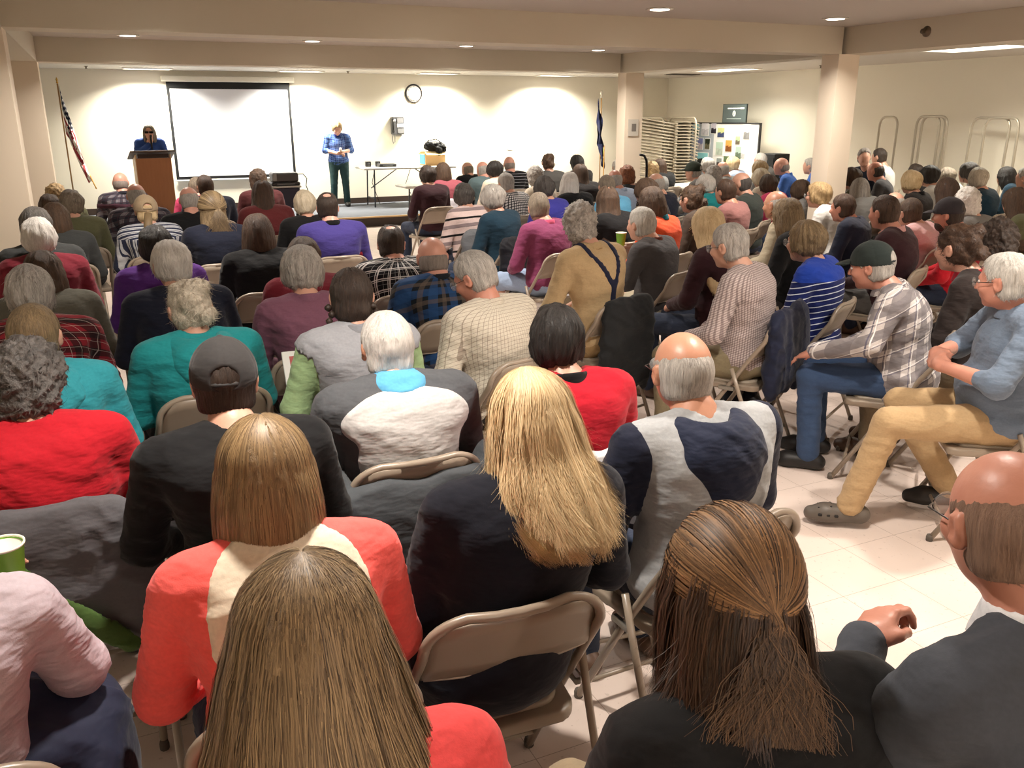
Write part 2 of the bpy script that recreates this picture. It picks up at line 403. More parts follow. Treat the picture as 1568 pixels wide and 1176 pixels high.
def wrinkle(me, amp, seed=0, f=26):
    V = coords(me); n = normals(me); Q = V.copy(); Q[:, 2] += 0.4*V[:, 0]; Q[:, 0] *= .6
    w_ = wavy(Q, f, seed); s = 1-np.abs(w_)**.7; env = 0.45+0.55*np.clip(wavy(V, 7, seed+3)+.4, 0, 1)
    setco(me, V + n*((s-.5)*amp*env)[:, None])

# ------------------------------------------------------------------ the room
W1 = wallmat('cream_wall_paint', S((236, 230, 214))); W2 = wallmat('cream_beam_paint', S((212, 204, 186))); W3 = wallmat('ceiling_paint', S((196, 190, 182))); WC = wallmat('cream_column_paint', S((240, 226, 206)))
def struct(name, c, d, m, label=None, bev=0):
    o = MB().box((0, 0, 0), d, bev=bev).build(name, m, None, c); return tag(o, label, kind='structure')
struct('floor', ((WXL+WXR)/2, (Y0+WY)/2, -.05), (WXR-WXL+.4, WY-Y0+.4, .1), floormat(), 'pale pinkish vinyl tile floor')
struct('ceiling', ((WXL+WXR)/2, (Y0+WY)/2, CEIL+.05), (WXR-WXL+.4, WY-Y0+.4, .1), W3, 'painted ceiling between the beams')
struct('wall_front', ((WXL+WXR)/2, WY+.05, CEIL/2), (WXR-WXL+.4, .1, CEIL), W1, 'cream wall behind the stage')
struct('wall_right', (WXR+.05, (Y0+WY)/2, CEIL/2), (.1, WY-Y0, CEIL), W1, 'cream right wall')
struct('wall_left', (WXL-.05, (Y0+WY)/2, CEIL/2), (.1, WY-Y0, CEIL), W1, 'cream left wall')
struct('wall_back', ((WXL+WXR)/2, Y0-.05, CEIL/2), (WXR-WXL+.4, .1, CEIL), W1, 'cream wall behind the camera')
BH = CEIL-BEAM
struct('ceiling_beam', ((WXL+6.5)/2, 6.65+.15, BEAM+BH/2), (6.5-WXL, .30, BH), W2, 'long ceiling beam across the room, nearer one')
struct('ceiling_beam', ((WXL+6.5)/2, 10.62+.15, BEAM+BH/2), (6.5-WXL, .30, BH), W2, 'long ceiling beam across the room, farther one')
struct('ceiling_beam', (6.55+.16, (Y0+10.9)/2, BEAM+BH/2), (.32, 10.9-Y0, BH), W2, 'ceiling beam running towards the stage over the columns')
struct('ceiling_beam', (-.45-.15, (Y0+10.9)/2, BEAM+BH/2), (.30, 10.9-Y0, BH), W2, 'ceiling beam along the left side')
for (cx, cy, wx, wy, nm) in ((6.605, 6.765, .26, .22, 'right column'), (6.74, 10.73, .28, .21, 'far column'), (-.45-.17, 6.66+.16, .34, .32, 'left column'), (-.45-.17, 10.62+.15, .34, .30, 'far left pilaster')):
    struct('column', (cx, cy, BEAM/2), (wx, wy, BEAM), WC, 'square cream %s under the beams' % nm)
TRIM = plain('dark_brown_vinyl_base', S((58, 44, 36)), .5)
SZ = .17; SY = 14.9
st = struct('stage_platform', ((-1.5+9.5)/2, (SY+WY)/2, (SZ-.02)/2), (11.0, WY-SY, SZ-.02), TRIM, 'low stage with dark brown riser')
struct('stage_carpet', ((-1.5+9.5)/2, (SY+.05+WY)/2, SZ-.01), (11.0, WY-SY-.05, .02), carpetmat(), 'grey carpet on top of the stage')
struct('trim_1', ((-1.5+9.5)/2, SY+.02, SZ-.008), (11.0, .05, .024), woodmat('pine_edge', S((206, 168, 116)), S((226, 190, 140)), axis='x'), 'pale wooden nosing along the stage edge')
struct('baseboard_front', ((-1.5+9.5)/2, WY-.006, SZ+.055), (11.0, .012, .11), TRIM)
struct('baseboard_right', (WXR-.006, (Y0+WY)/2, .055), (.012, WY-Y0, .11), TRIM)

# recessed round cans
M_TRIMW = plain('white_trim', S((230, 226, 216)), .4)
def can(x, y):
    t = empty('recessed_downlight', (x, y, CEIL), 0, 'round recessed ceiling light glowing warm white', 'ceiling light', 'round recessed ceiling lights')
    MB().lathe([(.078, 0), (.105, 0), (.108, -.006), (.078, -.010)], n=24).build('trim_ring', M_TRIMW, t)
    MB().lathe([(.0001, -.004), (.074, -.004), (.074, -.010), (.0001, -.012)], n=24).build('lens', plain('lamp_lens', (1, 1, 1), .5, emit=(1, .92, .80), est=9.0), t)
    lamp('DISK', (0, 0, -.03), CAN_W, CAN_COL, .15, parent=t, spread=138)
NTH = {0: 'first', 1: 'second', 2: 'third', 3: 'fourth'}
ROW = {10.1: 'in the row between the beams', 6.1: 'in the row before the nearer beam', 2.1: 'above the front seats', -1.6: 'behind the camera'}
for y in CAN_Y:
    for j, x in enumerate(CAN_X): can(x, y); o = [q for q in C.objects if q.name.startswith('recessed_downlight')][-1]; o['label'] = 'round recessed ceiling light, %s from the left %s' % (NTH[j], ROW[y])
TL = {}
def troffer(x, y, sx, sy, watts, lab, spread=180, grp='flat ceiling troffers'):
    t = empty('ceiling_troffer', (x, y, CEIL), 0, lab, 'ceiling light', grp)
    MB().box((0, -sy/2, -.008), (sx+.04, .03, .016)).box((0, sy/2, -.008), (sx+.04, .03, .016)).box((-sx/2, 0, -.008), (.03, sy, .016)).box((sx/2, 0, -.008), (.03, sy, .016)).build('frame', M_TRIMW, t)
    MB().box((0, 0, -.004), (sx-.03, sy-.03, .008)).build('diffuser', plain('troffer_lens', (1, 1, 1), .5, emit=(1, .96, .86), est=4.0), t)
    lamp('R', (0, 0, -.03), watts, TROFFER_COL, sx-.05, sy-.05, spread, parent=t)
for j, x in enumerate((.94, 3.54, 6.18, 8.76)): troffer(x, 16.85, .76, .34, STAGE_W, 'shallow bright troffer over the stage, %s from the left' % NTH[j], 138)
for j, (x, y) in enumerate(((10.6, 13.65), (10.1, 8.05), (10.1, 3.2), (10.1, -1.0), (8.1, 11.0))):
    troffer(x, y, .6, 1.2, TROFFER_W, spread=142, lab=['troffer above the photo board', 'troffer near the right wall hoops', 'troffer by the right wall, level with the front seats', 'troffer by the right wall behind the camera', 'troffer behind the right column'][j])
# sprinklers, vent
for j, (x, y, z, l) in enumerate(((6.55, 5.9, 2.5, 'nearest the right column beam'), (6.2, 6.62, 2.52, 'on the nearer beam'))): pass
spr = MB().lathe([(.03, 0), (.034, -.005), (.012, -.01), (.012, -.03), (.02, -.034), (.02, -.038), (0.001, -.04)], n=14)
for (x, y, z, l) in ((5.55, 8.6, CEIL, 'small ceiling sprinkler between the two beams'), (11.2, 11.9, CEIL, 'small ceiling sprinkler near the right wall'), (-.0, 16.4, CEIL, 'small ceiling sprinkler above the flag'), (4.35, 16.6, CEIL, 'small ceiling sprinkler right of the screen')):
    o = spr.build('fire_sprinkler', plain('brass_dark', S((110, 96, 80)), .4, .6), None, (x, y, z)); tag(o, l, 'sprinkler', 'fire sprinklers')
o = MB().lathe([(.045, 0), (.045, .006), (.02, .01), (.014, .05), (.022, .055), (0.001, .058)], n=14).build('fire_sprinkler', plain('brass_dark', S((110, 96, 80)), .4, .6), None, (6.55, 5.75, 2.52), (0, R(-90), 0)); tag(o, 'dark sidewall sprinkler on the right-hand beam', 'sprinkler', 'fire sprinklers')
v = empty('air_vent', (10.9, 15.4, CEIL), 0, 'dark slotted air vent in the ceiling above the photo board', 'vent')
MB().box((0, 0, -.006), (.7, .3, .012)).build('frame', plain('vent_grey', S((120, 112, 100)), .5), v)
for k in range(6): MB().box((0, -.12+k*.048, -.014), (.64, .018, .012)).build('slat', plain('vent_slat', S((60, 56, 50)), .5), v)

# ------------------------------------------------------------------ projection screen
t = empty('projection_screen', (0, WY-.03, 0), 0, 'pull-down projection screen with black border on the stage wall', 'screen')
sx0, sx1, sz0, sz1 = 1.25, 3.42, .74, 2.44
MB().box(((sx0+sx1)/2, 0, (sz0+sz1)/2), (sx1-sx0, .008, sz1-sz0)).build('border', plain('screen_black', S((16, 17, 20)), .7), t)
MB().box(((sx0+sx1)/2, -.006, (sz0+sz1)/2-.035), (sx1-sx0-.10, .006, sz1-sz0-.17)).build('screen_fabric', plain('screen_white', S((236, 238, 246)), .8), t)
MB().box(((sx0+sx1)/2, -.03, sz1+.05), (sx1-sx0+.16, .10, .10), bev=.015).build('case', plain('screen_case', S((228, 222, 206)), .5), t)
MB().tube([(sx0-.03, -.01, sz0-.02), (sx1+.03, -.01, sz0-.02)], .016, 10).build('bottom_bar', plain('bar_white', S((214, 214, 214)), .4), t)
# ------------------------------------------------------------------ clock 7:03
t = empty('wall_clock', (5.86, WY, 2.27), 0, 'round black-rimmed wall clock with white face', 'clock'); MX = Matrix.Rotation(R(90), 4, 'X')
MB().lathe([(.150, 0), (.178, 0), (.178, .035), (.165, .045), (.150, .035)], n=40, M=MX).build('rim', plain('clock_black', S((28, 24, 24)), .4), t)
MB().lathe([(.0001, .018), (.155, .018), (.155, .02), (.0001, .021)], n=40, M=MX).build('face', plain('clock_face', S((224, 220, 214)), .5), t)
def hand3(a, l, w_): return MB().box((math.sin(a)*l*.4, -.026, math.cos(a)*l*.4), (w_, .003, l*1.1), M=Matrix.Rotation(a, 3, 'Y'))
hand3(R(18), .12, .007).build('minute_hand', plain('hand_black', BLK, .5), t); hand3(R(211), .085, .009).build('hour_hand', plain('hand_black', BLK, .5), t)
def text(s, size, m, parent, loc, rot, name='lettering', align='CENTER', ext=.0008):
    c = bpy.data.curves.new(name, 'FONT'); c.body = s; c.size = size; c.extrude = ext; c.align_x = align; c.align_y = 'CENTER'; tmp = bpy.data.objects.new(name, c); C.objects.link(tmp)
    dg = bpy.context.evaluated_depsgraph_get(); me = bpy.data.meshes.new_from_object(tmp.evaluated_get(dg)); bpy.data.objects.remove(tmp); return link(name, me, m, parent, loc, rot)
for h in range(1, 13): text(str(h), .034, plain('hand_black', BLK, .5), t, (math.sin(R(30*h))*.122, -.024, math.cos(R(30*h))*.122), (R(90), 0, 0), 'numeral')
# ------------------------------------------------------------------ wall telephone
t = empty('wall_telephone', (5.47, WY, 1.66), 0, 'black and grey payphone on the stage wall with hanging cord', 'telephone')
MB().box((.01, -.07, 0), (.24, .14, .34), bev=.012).build('housing', plain('phone_grey', S((82, 82, 84)), .4), t)
MB().box((.045, -.145, .095), (.12, .012, .09)).build('upper_plate', plain('phone_plate', S((130, 130, 132)), .35), t); MB().box((.05, -.145, .0), (.14, .012, .07)).build('card_panel', plain('phone_white', S((214, 214, 214)), .5), t)
MB().box((.05, -.145, -.10), (.12, .012, .09)).build('keypad', plain('phone_plate', S((130, 130, 132)), .35), t); MB().lathe([(.0001, 0), (.028, 0), (.028, .008), (.0001, .01)], (-.07, -.14, .10), 16, M=MX).build('badge', plain('phone_white', S((214, 214, 214)), .5), t)
MB().tube([(-.11, -.17, .12), (-.115, -.19, .05), (-.115, -.19, -.06), (-.11, -.17, -.13)], [.028, .018, .018, .030], 12).build('handset', plain('phone_black', S((20, 20, 20)), .35), t)
MB().tube([(-.11, -.16, -.15), (-.12, -.12, -.26), (-.09, -.08, -.34), (-.05, -.06, -.32), (-.04, -.05, -.18)], .008, 8).build('cord', plain('phone_cord', S((110, 110, 112)), .35, .6), t)
MB().box((.02, -.05, -.19), (.14, .08, .035)).build('shelf', plain('phone_shelf', S((150, 150, 150)), .4), t)
o = MB().box((0, -.004, 0), (.12, .008, .12), bev=.002).build('wall_outlet', plain('outlet_white', S((236, 234, 226)), .4), None, (7.98, WY, 1.2)); tag(o, 'white plate on the wall right of the telephone', 'outlet')
# ------------------------------------------------------------------ lectern
LW = woodmat('lectern_oak', S((150, 98, 62)), S((172, 116, 76)))
t = empty('lectern', (.78, 15.65, SZ), R(4), 'tall brown wooden lectern on the stage', 'lectern')
MB().box((0, -.2, .52), (.52, .02, 1.04)).build('front_panel', LW, t)
LS = woodmat('lectern_side_oak', S((196, 158, 118)), S((214, 178, 138)))
for q in (-1, 1): MB().poly([(q*.26-.01, -.2, 0), (q*.26-.01, .2, 0), (q*.26-.01, .2, 1.00), (q*.26-.01, -.2, 1.10)], (.02, 0, 0)).build('side_panel', LS, t)
MB().box((0, -.19, 1.075), (.46, .03, .06)).build('gap_shade_strip', plain('painted_gap_shade', S((44, 22, 14)), .6), t)  # solid dark strip: shade of the gap below the top, put in as colour
MB().box((0, 0, 1.085), (.68, .54, .025), M=Matrix.Rotation(R(-14), 3, 'X'), bev=.004).build('top', plain('lectern_top', S((84, 66, 58)), .5), t)
MB().box((0, 0, .03), (.56, .44, .06)).build('plinth', LW, t)

# ------------------------------------------------------------------ people
def rotm(turn, nod, roll=0):     # head frame -> body frame; turn>0 looks to the person's left
    return Euler((-nod, roll, turn), 'XYZ').to_matrix()
def hand(s, wr, fd, nrm, side, curl=0.5, k=0.008, sc=1.0, spreadf=0.0):
    """palm, four bent fingers and a thumb on the +side edge; fd = finger direction, nrm = back of the hand"""
    y = Vector(fd).normalized(); z = Vector(nrm); z = (z-y*z.dot(y)).normalized(); x = y.cross(z)*side
    P = lambda a, b, c: Vector(wr)+(x*a+y*b+z*c)*sc
    s.cap(P(0, -.01, 0), P(0, .02, 0), .027*sc, .03*sc, k=.015)
    M = Matrix((x, y, z)).transposed()
    s.ell(P(0, .05, -.002), (.043*sc, .05*sc, .018*sc), k=.012, M=[[M[i][j] for j in range(3)] for i in range(3)])
    for i in range(4):
        bx = .031-.0205*i; L_ = (.070, .080, .075, .058)[i]; by = (.086, .092, .088, .078)[i]; an = curl*(1+.08*i); r = (.0092, .0095, .0090, .0080)[i]
        p = P(bx, by, 0); q0 = P(bx*.75, by-.04, 0); s.cap(q0, p, r*1.15*sc, r*1.05*sc, k=.007)
        a = 0
        for seg, (fr, bend) in enumerate(((.46, .55), (.30, .95), (.24, .7))):
            a += an*bend; d = Vector((spreadf*(1.5-i)*.2, math.cos(a), -math.sin(a))); ln = L_*fr
            q = p+(x*d.x+y*d.y+z*d.z)*ln*sc; s.cap(p, q, r*(1.03-.07*seg)*sc, r*(.98-.09*seg)*sc, k=.004); p = q
    t = [P(.026, .012, -.006), P(.050, .042, -.014), P(.056-.012*curl, .070, -.022-.01*curl), P(.050-.03*curl, .092, -.03-.012*curl)]
    for i, r in enumerate((.0135, .0112, .0098)): s.cap(t[i], t[i+1], r*sc, (r-.0014)*sc, k=.009 if i == 0 else .004)

def joints(P):
    m = P.get('sex', 'm') == 'm'; w_ = P.get('w', 1.0); tl = P.get('tl', 1.0); Lr = R(P.get('lean', 5)); tilt = P.get('tilt', 0.0); sh = (0.186 if m else 0.167)*(0.6+0.4*w_)
    stand = P.get('stand', 0.0)
    hz = 0.545 if not stand else stand*0.53; hy = -.05 if not stand else 0.0
    def sp(h, y=0.0, x=0.0):
        h *= tl; return Vector((x+tilt*max(0.0, h/.6)**1.3, hy+y+math.sin(Lr)*h, hz+math.cos(Lr)*h))
    J = dict(w=w_, sh=sh, sp=sp, m=m, tl=tl)
    J['head'] = sp(.604, .060)+Vector(P.get('hoff', (0, 0, 0))); J['hR'] = rotm(R(P.get('turn', 0)), R(P.get('nod', 6)), R(P.get('roll', 0)))
    for s_, nm in ((-1, 'L'), (1, 'R')):
        a = P.get('arm'+nm); S0 = sp(.432, -.015, s_*(sh+.012))
        E0 = S0+Vector((s_*.062, .055, -.255)) if not a else Vector(a[0]); W0 = E0+Vector((-s_*.13, .19, -.075 if not stand else .02)) if not a else Vector(a[1])
        J['arm'+nm] = (S0, E0, W0)
        l = P.get('leg'+nm)
        if stand: H_, K_, A_ = Vector((s_*.09, 0, hz-.02)), Vector((s_*.11, .02, hz*.53)), Vector((s_*.125, -.02, .085))
        else: H_, K_, A_ = Vector((s_*.095, -.03, .535)), Vector((s_*.125, .40, .52)), Vector((s_*.13, .37, .095))
        if l: K_, A_ = Vector(l[0]), Vector(l[1])
        J['leg'+nm] = (H_, K_, A_, Vector(l[2]) if l and len(l) > 2 else Vector((s_*.15*0+0, 1, 0)))
    J['stand'] = stand; return J
def head_prims(s, J, fine, k=.012):
    Hc, M = J['head'], J['hR']; T = lambda p: M @ Vector(p)+Hc
    Ml = [[M[i][j] for j in range(3)] for i in range(3)]
    E = lambda c, r, k=.012: s.ell(T(c), r, k, Ml)
    s.cap(J['sp'](.44, -.03), J['sp'](.50, .0), .058 if J['m'] else .050, k=.03)
    s.cap(J['sp'](.47, -.015), T((0, -.022, -.05)), .057 if J['m'] else .048, .054 if J['m'] else .046, k=.025)
    E((0, -.008, .022), (.0785, .098, .094), .03); E((0, .028, -.045), (.058, .060, .068), .03)
    E((0, .060, -.018), (.050, .036, .060), .02)
    s.cap(T((-.03, .078, .022)), T((.03, .078, .022)), .014, k=.012)
    E((0, .066, -.088), (.024, .022, .020), .015)
    if fine:
        s.cap(T((0, .092, .012)), T((0, .112, -.022)), .0085, .0115, k=.010)
        E((-.010, .100, -.026), (.009, .010, .007), .006); E((.010, .100, -.026), (.009, .010, .007), .006)
        E((0, .090, -.050), (.024, .010, .0055), .006); E((0, .088, -.060), (.020, .010, .006), .006)
        for q in (-1, 1):
            s.ell(T((q*.031, .092, .006)), (.014, .014, .009), .010, Ml, '-'); E((q*.045, .066, -.022), (.018, .022, .018), .02)
    for q in (-1, 1):
        Me = M @ Euler((R(-8), 0, R(q*-22))).to_matrix(); Me = [[Me[i][j] for j in range(3)] for i in range(3)]
        s.ell(T((q*.081, -.006, -.006)), (.0095, .019, .031), .006, Me); s.ell(T((q*.084, -.018, .006)), (.008, .008, .022), .005, Me)
        if fine: s.ell(T((q*.090, .000, -.004)), (.006, .009, .016), .005, Me, '-')
def torso_prims(s, J, t=0.0, belly=0.0, k=.04, low=True):
    w_, sh, sp = J['w'], J['sh'], J['sp']
    if low: s.ell(sp(.02, .0), (.165*w_+t, .125*w_+t, .115+t), k)
    s.ell(sp(.13, .0+belly*.3), (.146*w_+t, .112*w_+t+belly*.5, .14+t), k)
    s.ell(sp(.30, -.025), (.158*w_+t, .112*w_+t, .165+t), k)
    s.cap(sp(.422, -.025, -sh+.035), sp(.422, -.025, sh-.035), .062+t, k=k)
    s.cap(sp(.385, -.060, -sh*.55), sp(.385, -.060, sh*.55), .074+t, k=k)
    for q in (-1, 1): s.cap(sp(.482, -.012, q*.035), sp(.440, -.02, q*(sh-.02)), .042+t*.8, .048+t, k=k)
def arm_prims(s, J, nm, t=0.0, to=1.0, k=.02):
    S0, E0, W0 = J['arm'+nm]; s.cap(S0, E0, .050+t, .040+t, k=k)
    if to > .5: s.cap(E0, E0.lerp(W0, 1.0 if to >= 1 else (to-.5)*2), .040+t, .028+t*(1.0), k=k)
def leg_prims(s, J, nm, t=0.0, to=1.0, k=.02, flare=0.0):
    H_, K_, A_, fd = J['leg'+nm]; w_ = J['w']
    s.cap(H_, K_, .083*min(w_, 1.15)+t, .056+t, k=k)
    if to > .5: s.cap(K_, K_.lerp(A_, (to-.5)*2), .056+t, (.036+t+flare), k=k)
def shoe_sdf(A_, fd, style, h=.007):
    fd = Vector(fd); fd.z = 0; fd = fd.normalized(); sx = Vector((fd.y, -fd.x, 0)); z0 = .0
    lo = A_-Vector((.24, .24, .12)); hi = A_+Vector((.24, .24, .1)); base = max(0.0, A_.z-.095)
    s = SDF(axis(lo.x, hi.x, h), axis(lo.y, hi.y, h), axis(base-.02, base+.19, h))
    P = lambda a, b, c: Vector((A_.x, A_.y, base))+fd*a+sx*b+Vector((0, 0, c))
    s.cap(P(-.055, 0, .045), P(.11, .0, .040), .040, .047, k=.02); s.cap(P(.10, 0, .034), P(.165, .006, .030), .047, .036, k=.02)
    s.cap(P(-.04, 0, .05), P(-.01, 0, .085), .040, .040, k=.02)
    if style == 'sole': pass
    s.cut((0, 0, -1), -(base+.004), .003); return s
def make_person(P, lod):
    """returns dict of meshes for body, top, trousers, hair (head frame) plus joints; everything in body space, facing +y"""
    J = joints(P); hh = {0: .0052, 1: .0085, 2: .0125}[lod] if 'hres' not in P else P['hres']; hb = {0: .012, 1: .016, 2: .024}[lod]
    if P.get('handres'): hb = .0075
    Hc = J['head']; xs = [J['armL'][1].x, J['armR'][1].x, J['armL'][2].x, J['armR'][2].x, -.25, .25, J['legL'][1].x, J['legR'][1].x, J['legL'][2].x, J['legR'][2].x]
    ys = [J['armL'][2].y+.18, J['armR'][2].y+.18, -.24, J['legL'][1].y+.09, J['legR'][1].y+.09, J['legL'][2].y+.2, J['legR'][2].y+.2, J['armL'][1].y-.08, J['armR'][1].y-.08]
    zt = max(Hc.z+.15, J['armL'][2].z+.1, J['armR'][2].z+.1)
    bx = (min(xs)-.14, max(xs)+.14); by = (min(ys)-.03, max(max(ys)+.03, Hc.y+.15))
    s = SDF(axis(*bx, hb, Hc.x-.12, Hc.x+.12, hh), axis(*by, hb, Hc.y-.14, Hc.y+.15, hh), axis(.0, zt, hb, Hc.z-.15, Hc.z+.14, hh))
    torso_prims(s, J, -.012)
    for nm in 'LR':
        arm_prims(s, J, nm, -.006 if P.get('sleeve', 1) >= 1 else 0.0); leg_prims(s, J, nm, -.008)
        A_, fd = J['leg'+nm][2], J['leg'+nm][3]; s.cap(A_, A_+Vector((0, 0, -.045)), .034, .03, k=.02); s.cap(A_+Vector((0, 0, -.05)), A_+fd.normalized()*.12+Vector((0, 0, -.06)), .028, .022, k=.02)
        S0, E0, W0 = J['arm'+nm]; hd = P.get('hand'+nm) or ((W0-E0).normalized()+Vector((0, .1, -.25)), Vector((0, .2, 1)), .35)
        sd = -1 if nm == 'R' else 1
        if P.get('handres') or lod == 0 or P.get('hands'): hand(s, W0, hd[0], hd[1], sd*-1 if len(hd) > 3 else sd, hd[2])
        else: s.cap(W0, W0+Vector(hd[0]).normalized()*.09, .03, .026, k=.015)
    head_prims(s, J, lod <= 1)
    V, F = nets(s.ax, s.D); body = to_mesh('body', V, F, relax=1)
    out = {'J': J, 'body': body}
    # top
    hb2 = {0: .010, 1: .014, 2: .021}[lod]; Hn = J['sp'](.5)
    c = SDF(axis(*bx, hb2), axis(*by, hb2), axis(.3 if not J['stand'] else .6, Hn.z+.08, hb2)); t = P.get('loose', .014)
    torso_prims(c, J, t, P.get('belly', 0.0)); sl = P.get('sleeve', 1.0)
    for nm in 'LR': arm_prims(c, J, nm, t+.002, sl, k=.025)
    if P.get('hem'):
        c.column([(J['sp'](.05).z, .185*J['w'], .15, 0, -.06), (.36, .20*J['w'], .14, 0, -.07)], k=.03)
    c.cut((0, 0, -1), -(J['sp'](-.07).z if not P.get('hem') else .38), .01)
    n = J['sp'](.5, .01); c.ell(n+Vector((0, .0, .03)), (.062, .066, .05), .012, None, '-')
    D0 = c.D; V, F = nets(c.ax, c.D); top = to_mesh('top', V, F, relax=1)
    if lod < 2: wrinkle(top, .009 if lod == 0 else .008, P.get('seed', 0))
    out['top'] = top
    # overlays of a second cloth: list of (name, offset, builder)
    for nm, off, fn in P.get('over', ()):
        o = SDF(*c.ax); fn(o, J); o2 = SDF(*c.ax); o2.D = np.maximum(D0-off, o.D).astype(np.float32)
        V, F = nets(o2.ax, o2.D); me = to_mesh(nm, V, F, relax=1)
        if lod < 2: wrinkle(me, .009 if lod == 0 else .008, P.get('seed', 0))
        out.setdefault('over', []).append((nm, me))
    # trousers
    tb = {0: .012, 1: .016, 2: .026}[lod]; g = SDF(axis(*bx, tb), axis(*by, tb), axis(.03, hzt(J), tb)); lt = P.get('leglen', 1.0)
    g.ell(J['sp'](.0), (.17*J['w'], .135*J['w'], .10), .04)
    for nm in 'LR': leg_prims(g, J, nm, .010, lt, flare=.014)
    V, F = nets(g.ax, g.D); tr = to_mesh('trousers', V, F, relax=1)
    if lod < 2: wrinkle(tr, .012, 5)
    out['trousers'] = tr
    return out
def hzt(J): return J['sp'](.12).z

HAIR_OPEN = {}
def hair_mesh(style, lod, seed=0):
    """hair in the head's own frame: origin at the head centre, face towards +y"""
    h = {0: .0048, 1: .0085, 2: .0125}[lod]; zl = {'bob': -.22, 'longf': -.62, 'long': -.5, 'longb': -.42, 'half': -.36, 'halfb': -.42, 'capw': -.2, 'braids': -.14}.get(style, -.14)
    s = SDF(axis(-.2, .2, h), axis(-.27, .16, h), axis(zl, .16, h)); amp, fr = .004, 22; curl = 0
    FC = lambda r=(.060, .10, .115), c=(0, .105, -.045): s.ell(c, r, .012, None, '-')
    ears = lambda: [s.ell((q*.088, .002, -.012), (.03, .026, .036), .01, None, '-') for q in (-1, 1)]
    if style in ('short', 'fringe', 'patch', 'cap', 'bald') :
        t = .010
        if style in ('fringe', 'bald'):
            z_ = .022 if style == 'fringe' else -.004; s.ell((0, -.014, z_-.014), (.0830, .1030, .088), .01); s.ell((0, -.034, -.045), (.072, .063, .05), .02)
        else: s.ell((0, -.010, .024), (.0765+t, .100+t, .096+t), .01); s.ell((0, -.035, -.045), (.066+t, .062+t*.5, .055), .02)
        s.cut((0, .894, -.447), .0235, .008); s.cut((0, -.15, -1), .079, .01); ears()
        if style == 'patch': s.ell((0, -.055, .118), (.036, .042, .035), .008, None, '-')
        if style in ('fringe', 'bald'): amp = .0015
    elif style == 'shortf':
        s.ell((0, -.014, .028), (.090, .114, .106), .01); s.ell((0, -.050, -.030), (.080, .068, .058), .03); s.ell((0, -.06, .03), (.088, .07, .07), .03)
        for q in (-1, 1): s.ell((q*.076, .004, -.012), (.017, .036, .044), .02)
        s.cut((0, .96, -.28), .050, .01); FC(); s.cut((0, -.25, -1), .098, .014); amp = .010; fr = 9
    elif style == 'curly':
        s.ell((0, -.014, .028), (.099, .120, .111), .01); s.ell((0, -.05, -.05), (.094, .080, .068), .03); s.cut((0, .96, -.28), .056, .012); FC(); amp = .012; fr = 60; curl = 1
    elif style == 'updo':
        s.ell((0, -.012, .026), (.086, .108, .106), .01); s.ell((0, -.04, -.04), (.075, .066, .05), .02); s.cut((0, .92, -.39), .034, .008); ears(); FC(); amp = .004
        s.ell((.015, -.095, .085), (.050, .042, .045), .02); s.ell((.03, -.118, -.03), (.04, .032, .04), .015); s.ell((-.02, -.10, .03), (.045, .035, .05), .02); amp = .008; fr = 40; curl = 1
    elif style == 'tied':
        s.ell((0, -.012, .024), (.086, .107, .104), .01); s.ell((0, -.04, -.04), (.076, .07, .05), .02); s.cut((0, .92, -.39), .034, .008); ears(); FC(); s.ell((0, -.125, -.03), (.03, .03, .035), .015); s.cap((0, -.135, -.05), (.01, -.14, -.13), .022, .012, k=.02)
    elif style == 'braids':
        s.ell((0, -.012, .024), (.086, .107, .104), .01); s.ell((0, -.045, -.045), (.078, .07, .06), .02); s.cut((0, .92, -.39), .036, .008); FC()
        s.ell((0, -.03, .14), (.0022, .12, .05), .004, None, '-')
    elif style == 'capw':
        s.ell((0, -.012, .020), (.082, .103, .090), .01); s.ell((0, -.045, -.045), (.080, .07, .05), .02); s.cut((0, .92, -.39), .03, .008); FC(); s.cut((0, 0, 1), .05)
    else:
        tabs = {'bob': [(.055, .070, .088, 0, -.014), (.024, .0925, .112, 0, -.015), (0, .100, .114, 0, -.020), (-.05, .106, .108, 0, -.030), (-.10, .108, .098, 0, -.036), (-.145, .100, .085, 0, -.036), (-.165, .092, .075, 0, -.036)],
                'long': [(.055, .070, .088, 0, -.014), (.024, .0925, .112, 0, -.015), (0, .098, .112, 0, -.022), (-.08, .104, .095, 0, -.045), (-.16, .118, .078, 0, -.085), (-.26, .125, .060, 0, -.135), (-.36, .115, .048, 0, -.155), (-.42, .085, .035, 0, -.165)],
                'longb': [(.055, .072, .09, 0, -.014), (.024, .0935, .113, 0, -.015), (0, .100, .114, 0, -.022), (-.08, .110, .098, 0, -.045), (-.15, .128, .082, .0, -.085), (-.21, .125, .062, .01, -.120), (-.27, .09, .045, .03, -.150), (-.32, .03, .025, .05, -.16)],
                'longf': [(.055, .074, .09, 0, -.014), (.024, .096, .114, 0, -.015), (0, .108, .116, 0, -.022), (-.08, .130, .102, 0, -.045), (-.16, .155, .085, 0, -.085), (-.26, .178, .065, 0, -.135), (-.40, .198, .055, 0, -.165), (-.56, .195, .045, 0, -.175)],
                'half': [(.055, .07, .088, 0, -.014), (.024, .090, .110, 0, -.015), (0, .092, .110, 0, -.022), (-.08, .098, .090, 0, -.045), (-.16, .108, .070, 0, -.085), (-.24, .105, .050, 0, -.125), (-.30, .08, .035, 0, -.145)],
                'halfb': [(.055, .072, .09, 0, -.014), (.024, .0935, .113, 0, -.015), (0, .104, .114, 0, -.022), (-.08, .112, .098, 0, -.045), (-.16, .122, .080, 0, -.085), (-.25, .122, .062, 0, -.130), (-.31, .10, .045, 0, -.15)]}
        tb = tabs[style]; HAIR_OPEN[style] = tb
